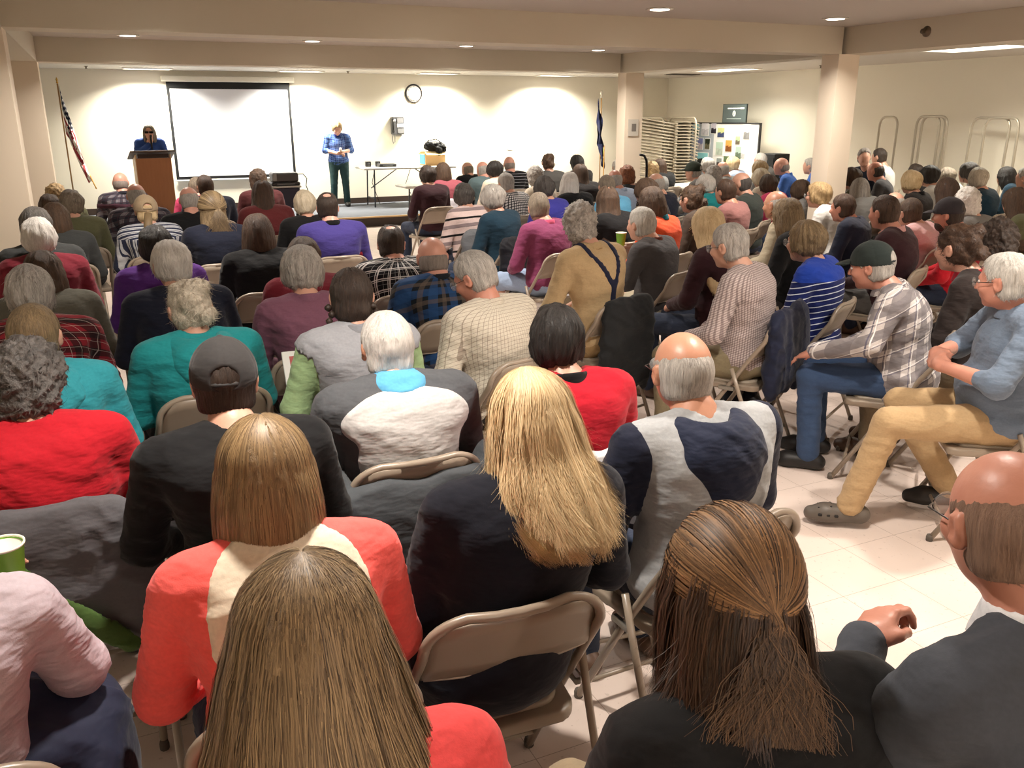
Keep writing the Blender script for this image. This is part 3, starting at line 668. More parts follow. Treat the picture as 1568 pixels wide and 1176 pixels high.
        s.ell((0, -.014, .026), (tb[1][1], tb[1][2]+.001, .104), .01); s.column(tb[:-1] if (lod == 0 and style != 'bob') or style == 'longf' else tb, k=.02); FC((.066, .12, .15), (0, .118, -.06)); s.ell((0, .10, -.2), (.09, .13, .14), .02, None, '-')
        s.ell((0, .06, -.32), (.2, .12, .16), .02, None, '-')
        if style in ('longf', 'long'): s.ell((0, -.02, .145), (.0035, .14, .05), .006, None, '-')
        amp = .007; fr = 11
    V, F = nets(s.ax, s.D); me = to_mesh('hair_'+style, V, F, relax=1)
    V = coords(me); n = normals(me); az = np.arctan2(V[:, 0], -(V[:, 1]+.012)); rr = np.hypot(V[:, 0], V[:, 1]+.012)
    if curl: d = (np.abs(wavy(V, fr, seed))-.4)*amp*1.6+.005*wavy(V, 22, seed+5)
    else:
        q = np.stack([az*1.0, V[:, 2]*1.2, rr*0], 1); wgt = np.clip(rr/.05, 0, 1)
        d = (wavy(q, fr*1.6, seed)*.6+wavy(q, fr*.5, seed+1)*.7)*amp*wgt
        d += wavy(V, 24, seed+9)*{'shortf': .0075, 'short': .004, 'bob': .004, 'patch': .003}.get(style, .003 if style not in ('fringe', 'bald', 'cap') else 0)
    setco(me, V+n*d[:, None])
    at = me.attributes.new('flow', 'FLOAT_VECTOR', 'POINT'); at.data.foreach_set('vector', np.stack([az, V[:, 2]*4, rr*6], 1).astype(np.float32).ravel()); return me
def strands(style, n, wid, wave=.004, seed=1, zone=150, nc=0, flip=1.0):
    """thousands of fine tapering locks that follow the hair's own profile"""
    r = np.random.RandomState(seed); tb = sorted(HAIR_OPEN[style], reverse=True); zt = np.array([q[0] for q in tb])[::-1]
    col = lambda z, i: np.interp(z, zt, np.array([q[i] for q in tb])[::-1])
    rx0, ry0, z0, rz0, cy0 = tb[1][1], tb[1][2], .026, .105, -.014; zend = zt[0]
    K = 18; V = []; F = []; T = []
    caz = np.sort(r.uniform(-zone, zone, max(nc, 1))); cl = np.abs(r.normal(0, .05, max(nc, 1))); cph = r.uniform(0, 6.3, max(nc, 1))
    for i in range(n):
        az = R(r.uniform(-zone, zone)); ci = int(np.argmin(np.abs(caz-math.degrees(az)+r.normal(0, 3)))) if nc else 0; ph0 = R(r.uniform(3, 80))*r.uniform(.3, 1); zz = zend+abs(r.normal(0, .03)) if r.rand() < .8 else zend+r.uniform(0, .2)
        if nc: zz += cl[ci]
        if abs(az) > R(115): zz = max(zz, -.16)
        lift = 1.0+r.uniform(-.01, .045); a1, a2, f1 = (r.uniform(0, 6.3), r.uniform(0, 6.3), r.uniform(12, 26)) if not nc else (cph[ci]+r.normal(0, .25), cph[ci]*1.7+r.normal(0, .25), 15+6*math.sin(cph[ci])); wv = wave*r.uniform(.4, 1.6)
        Ld = (math.pi/2-ph0)*.1; Ls = z0-zz; tot = Ld+Ls; pts = []
        drift = r.normal(0, .10); fx = r.normal(0, .014)
        for k in range(K):
            u = k/(K-1); sL = u*tot
            if sL < Ld:
                ph = ph0+(math.pi/2-ph0)*sL/Ld
                x = rx0*math.sin(ph)*math.sin(az)*lift; y = cy0-ry0*math.sin(ph)*math.cos(az)*lift; z = z0+rz0*math.cos(ph)*lift
            else:
                z = z0-(sL-Ld); um = min(1, max(0, (sL-Ld)/max(Ls, .01))); a_ = az+drift*(sL-Ld)+((R(caz[ci])-az)*.8*um**1.3 if nc else 0); e = lift
                x = col(z, 3)+col(z, 1)*math.sin(a_)*e; y = col(z, 4)-col(z, 2)*math.cos(a_)*e
            g = min(1, sL/.15); x += wv*math.sin(f1*sL+a1)*g; y += wv*.6*math.sin(f1*.8*sL+a2)*g
            e2 = max(0, u-.78)/.22; x += (math.sin(az)*.022*e2*e2+fx*e2*e2)*flip; y -= .012*e2*e2*math.cos(az)*flip
            pts.append((x, y, z))
        o = len(V); ca, sa = math.cos(az), math.sin(az)
        for k, (x, y, z) in enumerate(pts):
            w_ = wid*(1-.75*(k/(K-1))**2)*(.35+.65*min(1, k/2)); V.append((x-ca*w_/2, y-sa*w_/2, z)); V.append((x+ca*w_/2, y+sa*w_/2, z))
        F += [(o+2*k, o+2*k+1, o+2*k+3, o+2*k+2) for k in range(K-1)]; tn = min(1, max(0, r.normal(.5, .24))); T += [tn]*(2*K)
    me = to_mesh('strands', np.array(V), np.array(F), relax=0); at = me.attributes.new('tint', 'FLOAT', 'POINT'); at.data.foreach_set('value', np.array(T, np.float32)); return me
def tufts(src, style, n, ln, wid, seed=1):
    """short tapering locks rooted on a hair mesh, combed away from the crown"""
    r = np.random.RandomState(seed); V = coords(src); Nn = normals(src); ok = np.where((np.abs(V).sum(1) > .06) & (Nn[:, 2] > -.55))[0]; ok = ok[(V[ok, 1] < .085)]
    idx = r.choice(ok, n); P0 = V[idx]; nn = Nn[idx]; crown = np.array([0, -.045, .16]); K = 6; cur = style in ('curly', 'updo')
    d = P0-crown; d[:, 2] -= .06; d += r.normal(0, .018 if not cur else .12, d.shape); d -= nn*(d*nn).sum(1)[:, None]; d /= np.linalg.norm(d, axis=1)[:, None]+1e-9
    side = np.cross(d, nn); L_ = ln*r.uniform(.5, 1.3, n); lift = r.uniform(.0, .22, n)*(1 if not cur else 1.6); bend = r.normal(0, .5 if not cur else 1.6, n); out = []
    root = P0-nn*.002
    for k in range(K):
        u = k/(K-1); c_ = root+d*(L_*u)[:, None]+nn*(lift*L_*(u-.75*u*u)-L_*L_*5*u*u*(0 if cur else 1))[:, None]+side*(bend*L_*u*u*.5)[:, None]; w_ = wid*(1-.85*u*u)*.5
        out += [c_-side*w_, c_+side*w_]
    A = np.stack(out, 1); V2 = A.reshape(-1, 3); base = (np.arange(n)*2*K)[:, None]
    F = np.concatenate([base+np.array([[2*k, 2*k+1, 2*k+3, 2*k+2]]) for k in range(K-1)]); me = to_mesh('tufts', V2, F, relax=0)
    at = me.attributes.new('tint', 'FLOAT', 'POINT'); at.data.foreach_set('value', np.repeat(np.clip(r.normal(.5, .25, n), 0, 1), 2*K).astype(np.float32)); return me
def gather(n, wid, G=(.02, -.128, .010), seed=3):
    """locks swept back from the forehead into a clip, then falling"""
    r = np.random.RandomState(seed); G = np.array(G); rad = np.array([.099, .121, .114]); c0 = np.array([0, -.014, .026]); V = []; F = []; T_ = []; K = 20; g = (G-c0)/rad; g /= np.linalg.norm(g)
    for i in range(n):
        az = R(r.uniform(60, 180))*r.choice([-1, 1]); ph = R(r.uniform(8, 88)); s0 = np.array([math.sin(ph)*math.sin(az), -math.sin(ph)*math.cos(az), math.cos(ph)]); om = math.acos(max(-1, min(1, s0@g))); o = len(V); e = 1+r.uniform(0, .05); a1 = r.uniform(0, 6.3)
        fall = r.uniform(.12, .26); sx = r.normal(0, .042); dk = r.uniform(.2, .8)
        for k in range(K):
            u = k/(K-1)
            if u < .6: t = u/.6; q = (math.sin((1-t)*om)*s0+math.sin(t*om)*g)/math.sin(om); p = c0+q*rad*e*(1+.03*math.sin(math.pi*t)); tdir = np.cross(q, g)
            else: t = (u-.6)/.4; p = G*np.array([1, e, 1])+np.array([sx*t+.013*math.sin(8*t+a1), -.022*math.sin(t*2.4)-.02*t, -fall*t]); tdir = np.array([1., 0, 0])
            tdir = tdir/(np.linalg.norm(tdir)+1e-9); w_ = wid*(1-.6*u*u)*.5; V += [p-tdir*w_, p+tdir*w_]
        F += [(o+2*k, o+2*k+1, o+2*k+3, o+2*k+2) for k in range(K-1)]; tb_ = min(1, max(0, r.normal(.5, .25))); T_ += [tb_*(1 if k < K*.62 else .6*dk) for k in range(K) for _ in (0, 1)]
    me = to_mesh('swept_locks', np.array(V), np.array(F), relax=0); at = me.attributes.new('tint', 'FLOAT', 'POINT'); at.data.foreach_set('value', np.array(T_, np.float32)); return me
def cap_mesh(h=.006):
    s = SDF(axis(-.13, .13, h), axis(-.15, .22, h), axis(-.06, .16, h)); s.ell((0, -.010, .030), (.0915, .112, .104), .01); s.cut((0, .12, -1), -.010, .006)
    s.ell((0, -.12, .035), (.036, .04, .030), .008, None, '-'); s.ell((0, -.01, .134), (.008, .008, .006), .004)
    V, F = nets(s.ax, s.D); me = to_mesh('crown', V, F)
    V = coords(me); n = normals(me); az = np.arctan2(V[:, 0], -V[:, 1]); g = np.abs(((az/(math.pi/3)) % 1)-.5); d = -.0016*np.exp(-((.5-g)/.03)**2); setco(me, V+n*d[:, None]); return me
def brim_mesh(h=.006):
    s = SDF(axis(-.1, .1, h), axis(.05, .22, h), axis(-.05, .07, h)); s.ell((0, .085, .022), (.078, .105, .03), .005); s.ell((0, .085, .012), (.09, .13, .026), .004, None, '-'); s.cut((0, -1, 0), -.08, .004)
    V, F = nets(s.ax, s.D); return to_mesh('brim', V, F)
_cache = {}
def cached(key, fn):
    if key not in _cache: _cache[key] = fn()
    return _cache[key]
def glasses(Hd, m, parent):
    b = MB()
    for q in (-1, 1):
        b.tube([(q*.033+.024*math.cos(a), .110, .004+.018*math.sin(a)) for a in [i*math.pi/8 for i in range(16)]], .0013, 5, closed=True)
        b.tube([(q*.057, .108, .008), (q*.078, .085, .008), (q*.084, .0, .006), (q*.080, -.02, -.008)], .0015, 5)
    b.tube([(-.010, .111, .006), (0, .114, .009), (.010, .111, .006)], .0013, 5)
    o = b.build('glasses', m, parent, Hd[0], Hd[1])
    g = MB()
    for q in (-1, 1): g.lathe([(.0, 0), (.0225, 0), (.0225, .001), (.0, .001)], n=16, M=Matrix.Translation((q*.033, .1095, .004)) @ Matrix.Rotation(R(90), 4, 'X') if False else Matrix.Translation((q*.033, .1095, .004)) @ Matrix.Rotation(R(90), 4, 'X'))
    g.build('lens', glassmat(), o); return o
def glassmat():
    if 'glass' in _m: return _m['glass']
    m, nt, b = nmat('lens_glass'); b.inputs['Base Color'].default_value = (.9, .95, .95, 1); b.inputs['Alpha'].default_value = .18; b.inputs['Roughness'].default_value = .05; _m['glass'] = m; return m

# ------------------------------------------------------------------ the audience: number, head x, y, top z, apparent turn, sex, hair style, hair colour, garment, then how it looks
T = [
(1,-0.43,9.87,1.22,10,'f','curly','sandy','olive','curly sandy hair','olive top, farthest left'),
(2,-0.26,8.35,1.26,5,'f','short','greybrown','olive','grey-brown short hair','olive jacket near the flag'),
(3,-0.46,9.08,1.18,0,'f','short','brown','greydark','short brown hair','grey top behind the left column'),
(4,-0.35,7.47,1.24,0,'f','bob','brown','charcoal','brown shoulder-length hair','charcoal coat, left edge'),
(5,-0.41,6.28,1.31,0,'f','short','greydark','charcoal','dark grey short hair','charcoal top, left edge'),
(6,-0.39,6.02,1.27,0,'f','short','white','maroon','fluffy white hair','maroon sweater, left edge'),
(7,-0.33,5.04,1.20,0,'f','bob','brown','greyolive','brown bobbed hair','grey-olive sweater, left edge'),
(8,-0.34,4.21,1.25,0,'f','short','grey','redplaid','thick grey hair','red and black plaid shirt'),
(9,-0.29,3.48,1.22,-10,'f','tied','blondbrown','turquoise','sandy pulled-back hair','light turquoise jacket'),
(10,-0.26,2.80,1.24,-25,'f','curly','darkgrey','red','curly dark grey hair','bright red sweater'),
(11,0.19,10.90,1.26,0,'m','bald','pink','flannel','bald pink head','dark patterned flannel by the lectern'),
(12,0.27,8.83,1.27,5,'m','fringe','grey','flannel','greying balding head','grey flannel behind the beige cap'),
(13,0.29,7.63,1.25,10,'f','capw','blond','stripew','beige cap and long braid','navy and white striped shirt'),
(14,0.24,5.46,1.25,0,'f','short','black','purple','short black hair','purple shirt'),
(15,0.26,4.61,1.27,10,'f','short','white','navy','neat short white hair','plain dark navy sweater'),
(16,0.26,3.79,1.21,15,'f','updo','greyblond','teal','pinned-up silver blonde curls','teal hooded top'),
(17,0.24,2.44,1.27,0,'m','cap','dark','black','charcoal baseball cap','plain black shirt'),
(18,0.67,8.19,1.27,10,'m','fringe','grey','black','grey fringe, pink crown','black jacket by the lectern'),
(19,0.97,10.71,1.19,10,'m','short','greybrown','pink','grey-brown short hair','pink top before the screen'),
(20,0.98,9.86,1.26,10,'m','short','darkbrown','navy','dark brown short hair','navy top before the screen'),
(21,0.73,7.01,1.30,5,'f','half','blondbrown','navy','half-tied sandy long hair','navy sweater'),
(22,1.61,10.36,1.27,0,'f','curly','brown','burgundy','big brown curls','burgundy top'),
(23,1.34,8.42,1.29,0,'f','long','darkbrown','dullred','very long dark hair','dull red top'),
(24,0.87,5.78,1.26,0,'f','bob','darkbrown','black','dark brown bob','black sweater'),
(25,1.57,7.68,1.24,0,'f','short','whiteblond','black','cropped white-blond hair','black coat'),
(26,1.60,6.97,1.27,5,'m','patch','dark','purpleblue','dark hair, balding crown','purple-blue jacket with red side'),
(27,0.98,4.92,1.21,0,'f','short','brown','maroon','brown hair mostly hidden','dark maroon sweater'),
(28,0.82,4.19,1.26,0,'f','short','grey','mauve','straight grey short hair','mauve high-neck sweater'),
(29,0.86,3.42,1.27,0,'f','braids','dark','greyvest','two dark braids','light grey fleece vest'),
(30,1.61,5.32,1.20,0,'m','patch','dark','bwplaid','dark hair with bald spot','black and white plaid'),
(31,1.61,4.56,1.22,15,'m','bald','pink','blueplaid','bald pink head','dark blue plaid flannel'),
(32,1.49,3.75,1.26,60,'m','short','grey','creamcheck','grey-brown hair in profile','cream checked shirt'),
(33,0.80,2.74,1.23,10,'m','short','white','lightblue','curly white hair','light blue collar and white hood'),
(34,0.86,1.80,1.27,10,'f','longb','blond','navyblack','golden blond wavy hair','very dark navy sweater'),
(35,1.35,2.56,1.24,0,'f','short','black','redfleece','short black hair','red fleece with black collar'),
(36,1.45,1.98,1.27,25,'m','fringe','grey','hoodie','bald crown and glasses','grey and navy hoodie'),
(37,0.23,1.72,1.27,0,'f','bob','lightbrown','coral','light brown bob','coral jacket with cream yoke'),
(38,0.18,1.07,1.29,0,'f','longf','brownblond','coralred','long centre-parted brown hair','coral top, nearest the camera'),
(39,0.82,0.96,1.27,20,'f','halfb','darkbrown','black','half-tied dark brown hair','black top, bottom right'),
(40,1.21,0.8,1.37,35,'m','fringe','stubble','greysweater','bald crown and white collar','dark grey sweater'),
(42,3.57,10.20,1.27,30,'f','short','dark','darkmaroon','short dark hair','dark maroon top by the small table'),
(43,4.01,10.82,1.27,10,'f','bob','brown','rose','brown bob','rose pink sweater'),
(44,5.09,12.68,1.18,40,'m','fringe','greybrown','black','balding greyish hair','black top, far middle'),
(45,4.89,11.61,1.24,25,'m','fringe','grey','tealgrey','pink scalp, grey hair','grey-teal shirt'),
(46,4.72,10.81,1.27,40,'f','short','black','cream','black short hair','cream top, far middle'),
(47,5.53,12.10,1.27,20,'m','bald','pink','blackstripe','bald head','black sweater with thin stripes'),
(48,3.10,7.83,1.24,0,'f','short','darkgrey','stripes','dark grey short hair','pink, black and white striped sweater'),
(49,3.08,7.11,1.27,35,'f','short','grey','darkteal','short grey hair and glasses','dark teal fleece'),
(50,4.03,8.92,1.25,25,'m','short','grey','bwcheck','cropped grey hair','black and white checked shirt'),
(51,4.64,9.42,1.28,20,'f','curly','grey','cream','curly grey hair','cream top, far middle'),
(52,3.98,7.88,1.27,20,'f','short','darkgrey','royal','dark grey thick hair','royal blue sweater'),
(53,5.79,11.35,1.32,20,'f','updo','brown','greydark','pinned-up brown hair','dark grey top by the far wall'),
(54,6.61,12.00,1.27,50,'f','long','black','dark','black hair','dark top by the blue flag'),
(55,5.50,9.88,1.26,20,'f','long','brown','dark','very long brown curls','dark top in the middle'),
(56,4.63,8.54,1.26,0,'f','bob','white','black','white bob','black sweater in the middle'),
(57,3.17,6.37,1.26,15,'m','short','greybrown','magenta','cropped greyish hair','magenta sweater with pink collar'),
(58,2.58,4.64,1.36,25,'m','curly','grey','tan','wavy grey hair','tan shirt with navy suspenders'),
(59,7.41,12.11,1.18,30,'m','short','white','grey','short white hair','grey top before the far column'),
(60,5.31,8.73,1.26,30,'m','fringe','grey','paleblue','reddish bald head','pale blue-grey shirt'),
(61,5.78,9.22,1.26,10,'f','curly','auburn','black','auburn curls','black top'),
(62,4.71,7.90,1.26,30,'m','short','greybrown','lightblue','short grey-brown hair','light blue collared shirt'),
(63,3.97,6.64,1.26,10,'f','long','brown','black','long straight brown hair','black top'),
(64,7.22,10.85,1.20,20,'f','curly','sandy','grey','sandy curls','grey top by the cane'),
(65,7.74,11.43,1.21,20,'f','long','darkbrown','black','long dark hair','black top by the chair rack'),
(66,5.39,8.02,1.26,45,'m','fringe','grey','navy','grey balding head','navy sweater in the middle'),
(67,4.68,7.14,1.28,45,'f','short','brown','dark','short brown hair','dark top in the middle'),
(68,3.93,5.92,1.31,40,'f','bob','brown','orange','brown bob','orange sweater with teal collar'),
(69,3.42,5.24,1.24,50,'m','short','whitegrey','darkgrey','thick silver hair','dark grey long-sleeved shirt'),
(70,6.90,9.43,1.27,65,'m','cap','grey','greyjacket','dark green flat cap','grey jacket'),
(71,4.70,6.43,1.26,50,'f','updo','brown','brownjacket','clipped-up brown hair','brown jacket'),
(72,3.45,4.54,1.30,35,'f','long','blond','darkmaroon','long pale blond hair','dark plum jacket'),
(73,6.11,8.11,1.22,25,'f','short','white','teal','fluffy white hair','teal-collared top'),
(74,8.09,10.72,1.25,30,'f','short','grey','grey','grey hair','grey top below the photo board'),
(75,6.69,8.73,1.26,30,'f','curly','grey','grey','curly grey hair','grey top, far right block'),
(76,7.82,10.01,1.24,40,'m','fringe','grey','grey','greying bald head','grey top below the photo board'),
(77,8.81,11.06,1.24,40,'f','short','blond','paleblue','short blond hair','pale blue shirt'),
(78,5.42,6.88,1.26,50,'m','short','darkbrown','dustypink','neat dark brown hair','dusty pink shirt'),
(79,6.01,7.38,1.29,65,'m','fringe','darkgrey','darkgreen','dark receding hair','dark green-grey jacket'),
(80,9.64,11.40,1.26,50,'m','short','white','grey','short white hair','grey top by the black speaker'),
(81,7.85,9.29,1.27,30,'f','short','sandy','grey','sandy short hair','grey top by the photo board'),
(82,7.39,8.71,1.22,20,'f','short','whiteblond','cream','pale blond hair','cream top by the photo board'),
(83,6.96,8.07,1.19,35,'f','short','darkbrown','pink','dark brown hair','pink-collared top'),
(84,8.55,9.67,1.29,85,'m','bald','pink','blue','bald pink head in profile','blue shirt'),
(85,5.07,5.76,1.26,60,'m','fringe','grey','beige','tanned bald head','beige jacket'),
(86,4.42,4.91,1.28,50,'f','bob','blondbrown','black','layered blonde-brown bob','black cardigan and pale scarf'),
(87,3.07,3.85,1.29,60,'m','short','grey','check','grey tousled hair','fine brown checked shirt'),
(88,3.74,3.97,1.25,60,'f','short','blondbrown','bluestripe','short brown hair and glasses','blue shirt with white stripes'),
(89,9.84,10.50,1.22,80,'m','short','grey','blue','head half hidden','blue shirt behind the right column'),
(90,9.38,9.72,1.27,60,'f','short','dark','palepink','short dark hair','pale pink top by the right column'),
(91,6.80,7.37,1.18,50,'f','short','brown','grey','short brown hair','grey top, right of centre'),
(92,6.16,6.43,1.24,65,'f','short','sandy','white','sandy hair and glasses','off-white top'),
(93,8.17,8.11,1.16,70,'m','short','white','grey','white hair','grey top right of the column'),
(94,7.47,7.18,1.19,20,'f','bob','grey','lightgrey','straight grey-blond bob','light grey top'),
(96,9.32,8.94,1.42,150,'m','short','greyshort','navy','cropped hair, face visible','navy top by the far right wall'),
(97,10.16,9.48,1.38,70,'m','short','dark','white','short dark hair and glasses','white top by the far right wall'),
(98,8.84,8.28,1.29,75,'m','fringe','dark','darkgrey','dark receding hair in profile','charcoal jacket'),
(99,7.69,7.54,1.27,40,'f','short','brown','olive','brown hair','olive top beyond the grey bob'),
(100,5.85,5.80,1.19,65,'m','short','darkbrown','navy','dark brown hair in profile','navy polo shirt'),
(101,5.06,4.62,1.30,55,'m','short','darkbrown','darkmaroon','dark cropped hair','dark maroon sweater, pink collar'),
(102,6.02,5.23,1.19,40,'m','short','brown','palepink','wavy brown hair','pale pink top'),
(103,6.56,5.88,1.18,40,'m','fringe','grey','grey','grey thinning crown','grey top'),
(104,7.70,6.73,1.29,30,'f','short','blond','dark','golden blond short hair','black collared top'),
(105,10.97,9.53,1.14,40,'f','short','dark','dark','short dark hair','dark top by the wall hoops'),
(106,8.76,7.41,1.27,40,'f','short','black','white','black short hair','white top by the wall hoops'),
(107,10.07,8.24,1.18,40,'f','short','greybrown','lightgrey','greyish brown hair','light grey top by the wall hoops'),
(108,7.28,5.94,1.27,40,'f','bob','darkbrown','dark','dark reddish-brown bob','dark top, right rows'),
(109,9.56,7.53,1.29,60,'f','short','darkgrey','grey','dark grey short hair','grey top under the wall hoops'),
(110,8.72,6.73,1.29,30,'f','short','greyblond','darkteal','smooth grey-blond hair','dark teal-black top'),
(111,10.35,7.60,1.22,60,'f','bob','black','darkteal','black bob','dark green-grey top'),
(112,9.49,6.72,1.27,70,'m','short','grey','grey','greying hair','grey top, far right edge'),
(113,6.41,5.01,1.28,20,'f','curly','white','grey','fluffy white curls','grey top'),
(114,5.76,4.66,1.25,75,'m','cap','dark','red','dark cap and beard','red shirt'),
(115,7.10,5.09,1.25,50,'f','long','brown','olive','long brown hair','olive top, right edge'),
(116,4.62,3.39,1.28,30,'f','curly','dark','dark','dark curly hair','black-brown top, right edge'),
(117,3.98,3.14,1.31,60,'f','updo','darkbrown','brownblack','dark swept-up hair','brown-black jacket with red collar'),
(118,3.52,3.27,1.25,75,'m','cap','grey','greyplaid','dark green baseball cap','grey and white plaid flannel'),
(119,3.49,2.5,1.28,70,'m','short','whitegrey','bluegrey','silver hair and glasses','grey-blue short-sleeved shirt'),
]

# ------------------------------------------------------------------ folding chairs
M_TUBE = plain('beige_steel', S((150, 136, 120)), .32, .0, .6); M_PAN = plain('beige_enamel', S((142, 128, 112)), .38, 0, .5); M_PAD = plain('beige_vinyl', S((164, 152, 136)), .45)
M_BOLT = plain('zinc', S((170, 168, 160)), .3, .9); M_RUB = plain('rubber_foot', S((90, 82, 74)), .8)
def curved_panel(w_, z0, z1, y0, y1, bow, t, nz=4, nx=14, top_r=.06):
    v = []; f = []
    for side in (0, 1):
        for i in range(nz+1):
            for j in range(nx+1):
                u = -1+2*j/nx; zt = z1 - (top_r*(max(0, abs(u)-.55)/.45)**2.2); z = z0+(zt-z0)*i/nz; y = y0+(y1-y0)*(z-z0)/(z1-z0) - bow*(1-u*u) - t*side
                v.append((u*w_/2, y, z))
    n = (nz+1)*(nx+1); g = lambda s, i, j: s*n+i*(nx+1)+j
    for i in range(nz):
        for j in range(nx): f += [(g(0, i, j), g(0, i, j+1), g(0, i+1, j+1), g(0, i+1, j))[::-1], (g(1, i, j), g(1, i, j+1), g(1, i+1, j+1), g(1, i+1, j))]
    for i in range(nz): f += [(g(0, i, 0), g(0, i+1, 0), g(1, i+1, 0), g(1, i, 0))[::-1], (g(0, i, nx), g(0, i+1, nx), g(1, i+1, nx), g(1, i, nx))]
    for j in range(nx): f += [(g(0, 0, j), g(0, 0, j+1), g(1, 0, j+1), g(1, 0, j)), (g(0, nz, j), g(0, nz, j+1), g(1, nz, j+1), g(1, nz, j))[::-1]]
    return v, f
def chair_frame_pts():
    top = []; X = .222; bw = .030
    up_ = [(-X, .235, .012), (-X, .02, .37), (-X, -.13, .60) , (-X+.004, -.20, .70)]
    crn = arc((-X+.004, -.208, .715), (-X+.01, -.222, .785), (-X+.10, -.232, .80), 7)
    mid = [(x, -.238-bw*(1-(x/.13)**2)*.5, .802) for x in (-.06, 0, .06)]
    l = [Vector(p) for p in up_]+list(crn); r = [Vector((-p.x, p.y, p.z)) for p in l[::-1]]
    return l+[Vector(p) for p in mid]+r
def make_chair(full=True):
    t = empty('folding_chair')
    fr = MB().tube(chair_frame_pts(), .0125, 10)
    rear = []
    for q in (-1, 1):
        g = MB().tube([(q*.247, -.045, .545), (q*.247, -.10, .40), (q*.247, -.262, .012)], .0115, 8); rear.append(g)
    seat = MB(); s = SDF(axis(-.24, .24, .008), axis(-.22, .24, .008), axis(.40, .49, .006))
    s.D = np.full_like(s.D, .3)
    def rb(X, Y, Z, hx, hy, hz, cz, r): return np.sqrt(np.maximum(np.abs(X)-hx*(1+.1*(Y/.2))+r, 0)**2+np.maximum(np.abs(Y-.02)-hy+r, 0)**2+np.maximum(np.abs(Z-cz)-hz+.006, 0)**2)-np.minimum(r, .006)-0*(X+Y+Z) if False else np.maximum(np.sqrt(np.maximum(np.abs(X)-hx*(1+.1*(Y/.2))+r, 0)**2+np.maximum(np.abs(Y-.02)-hy+r, 0)**2)-r, np.abs(Z-cz)-hz)
    s.D = rb(*s._xyz((slice(None),)*3), .198, .195, .017, .428, .05).astype(np.float32)
    V, F = nets(s.ax, s.D); pan = to_mesh('seat', V, F, relax=2)
    s.D = np.maximum(rb(*s._xyz((slice(None),)*3), .165, .160, .010, .449, .06), -1).astype(np.float32); V, F = nets(s.ax, s.D); pad = to_mesh('seat_pad', V, F, relax=2)
    v, f = curved_panel(.425, .615, .796, -.150, -.226, .030, .006); bk = MB().add(v, f, True)
    lip = MB().tube([(u*.205, -.150-.030*(1-u*u)-.002, .615) for u in [i/6-1 for i in range(13)]], .006, 6)
    br = MB().tube([(-.247, -.215, .11), (.247, -.215, .11)], .008, 8); br2 = MB().tube([(-.222, .185, .095), (.222, .185, .095)], .008, 8)
    if not full:
        me = MB()
        for g in (fr, rear[0], rear[1], bk, lip, br, br2): me.add(g.v, g.f, True)
        me.box((0, .02, .43), (.40, .39, .034), bev=.01)
        bpy.data.objects.remove(t)
        return me.build('folding_chair', M_TUBE)
    fr.build('frame', M_TUBE, t)
    for g in rear: g.build('rear_leg', M_TUBE, t)
    so = link('seat', pan, M_PAN, t); po = link('seat_pad', pad, M_PAD, so); tag(po, 'lighter padded vinyl seat inset')
    bo = bk.build('backrest', M_PAN, t); lo = lip.build('rolled_edge', M_PAD, bo)
    br.build('rear_crossbar', M_TUBE, t); br2.build('front_crossbar', M_TUBE, t)
    for q in (-1, 1):
        MB().box((q*.236, -.02, .43), (.02, .09, .022), bev=.004).build('hinge', M_BOLT, t)
        MB().lathe([(.014, 0), (.0155, .002), (.0155, .02), (.0125, .03)], (q*.222, .238, 0), 10).build('foot_cap', M_RUB, t)
        MB().lathe([(.013, 0), (.0145, .002), (.0145, .02), (.012, .03)], (q*.247, -.264, 0), 10).build('foot_cap', M_RUB, t)
    return t
CH = make_chair(True); CHS = make_chair(False); used = {'f': 0, 's': 0}
def place_chair(x, y, rz, label, near=True, shared=None):
    src = CH if near else CHS; k = 'f' if near else 's'
    o = src if not used[k] else copy_tree(src); used[k] = 1
    o.location = (x, y, 0); o.rotation_euler = (0, 0, rz); tag(o, label, 'chair', 'beige metal folding chairs'); return o

# ------------------------------------------------------------------ garments

G = {k: ('solid', S(v)) for k, v in dict(olive=(92, 92, 66), greydark=(72, 70, 68), charcoal=(58, 60, 60), maroon=(120, 34, 48), greyolive=(98, 96, 86), turquoise=(56, 158, 172), red=(186, 26, 40),
    purple=(88, 44, 128), navy=(26, 30, 46), teal=(34, 142, 146), black=(20, 20, 22), pink=(206, 70, 110), burgundy=(82, 38, 40), coral=(246, 100, 94), dullred=(104, 44, 46), purpleblue=(66, 56, 126), mauve=(122, 80, 98),
    greyvest=(158, 160, 166), lightblue=(104, 176, 216), navyblack=(17, 19, 30), redfleece=(176, 18, 38), hoodie=(158, 160, 162), coralred=(226, 78, 78), greysweater=(68, 72, 80), darkmaroon=(50, 24, 30),
    rose=(150, 78, 88), tealgrey=(98, 118, 122), cream=(212, 200, 180), darkteal=(24, 50, 66), royal=(62, 62, 156), dark=(44, 40, 40), magenta=(128, 58, 92), tan=(192, 166, 126), grey=(120, 118, 116),
    paleblue=(168, 182, 206), orange=(222, 84, 44), darkgrey=(74, 72, 74), greyjacket=(104, 102, 98), brownjacket=(72, 60, 52), dustypink=(150, 104, 100), darkgreen=(56, 62, 58), blue=(64, 102, 176),
    beige=(170, 160, 138), palepink=(222, 176, 176), white=(220, 218, 212), lightgrey=(160, 160, 158), brownblack=(44, 36, 34), bluegrey=(106, 120, 138)).items()}
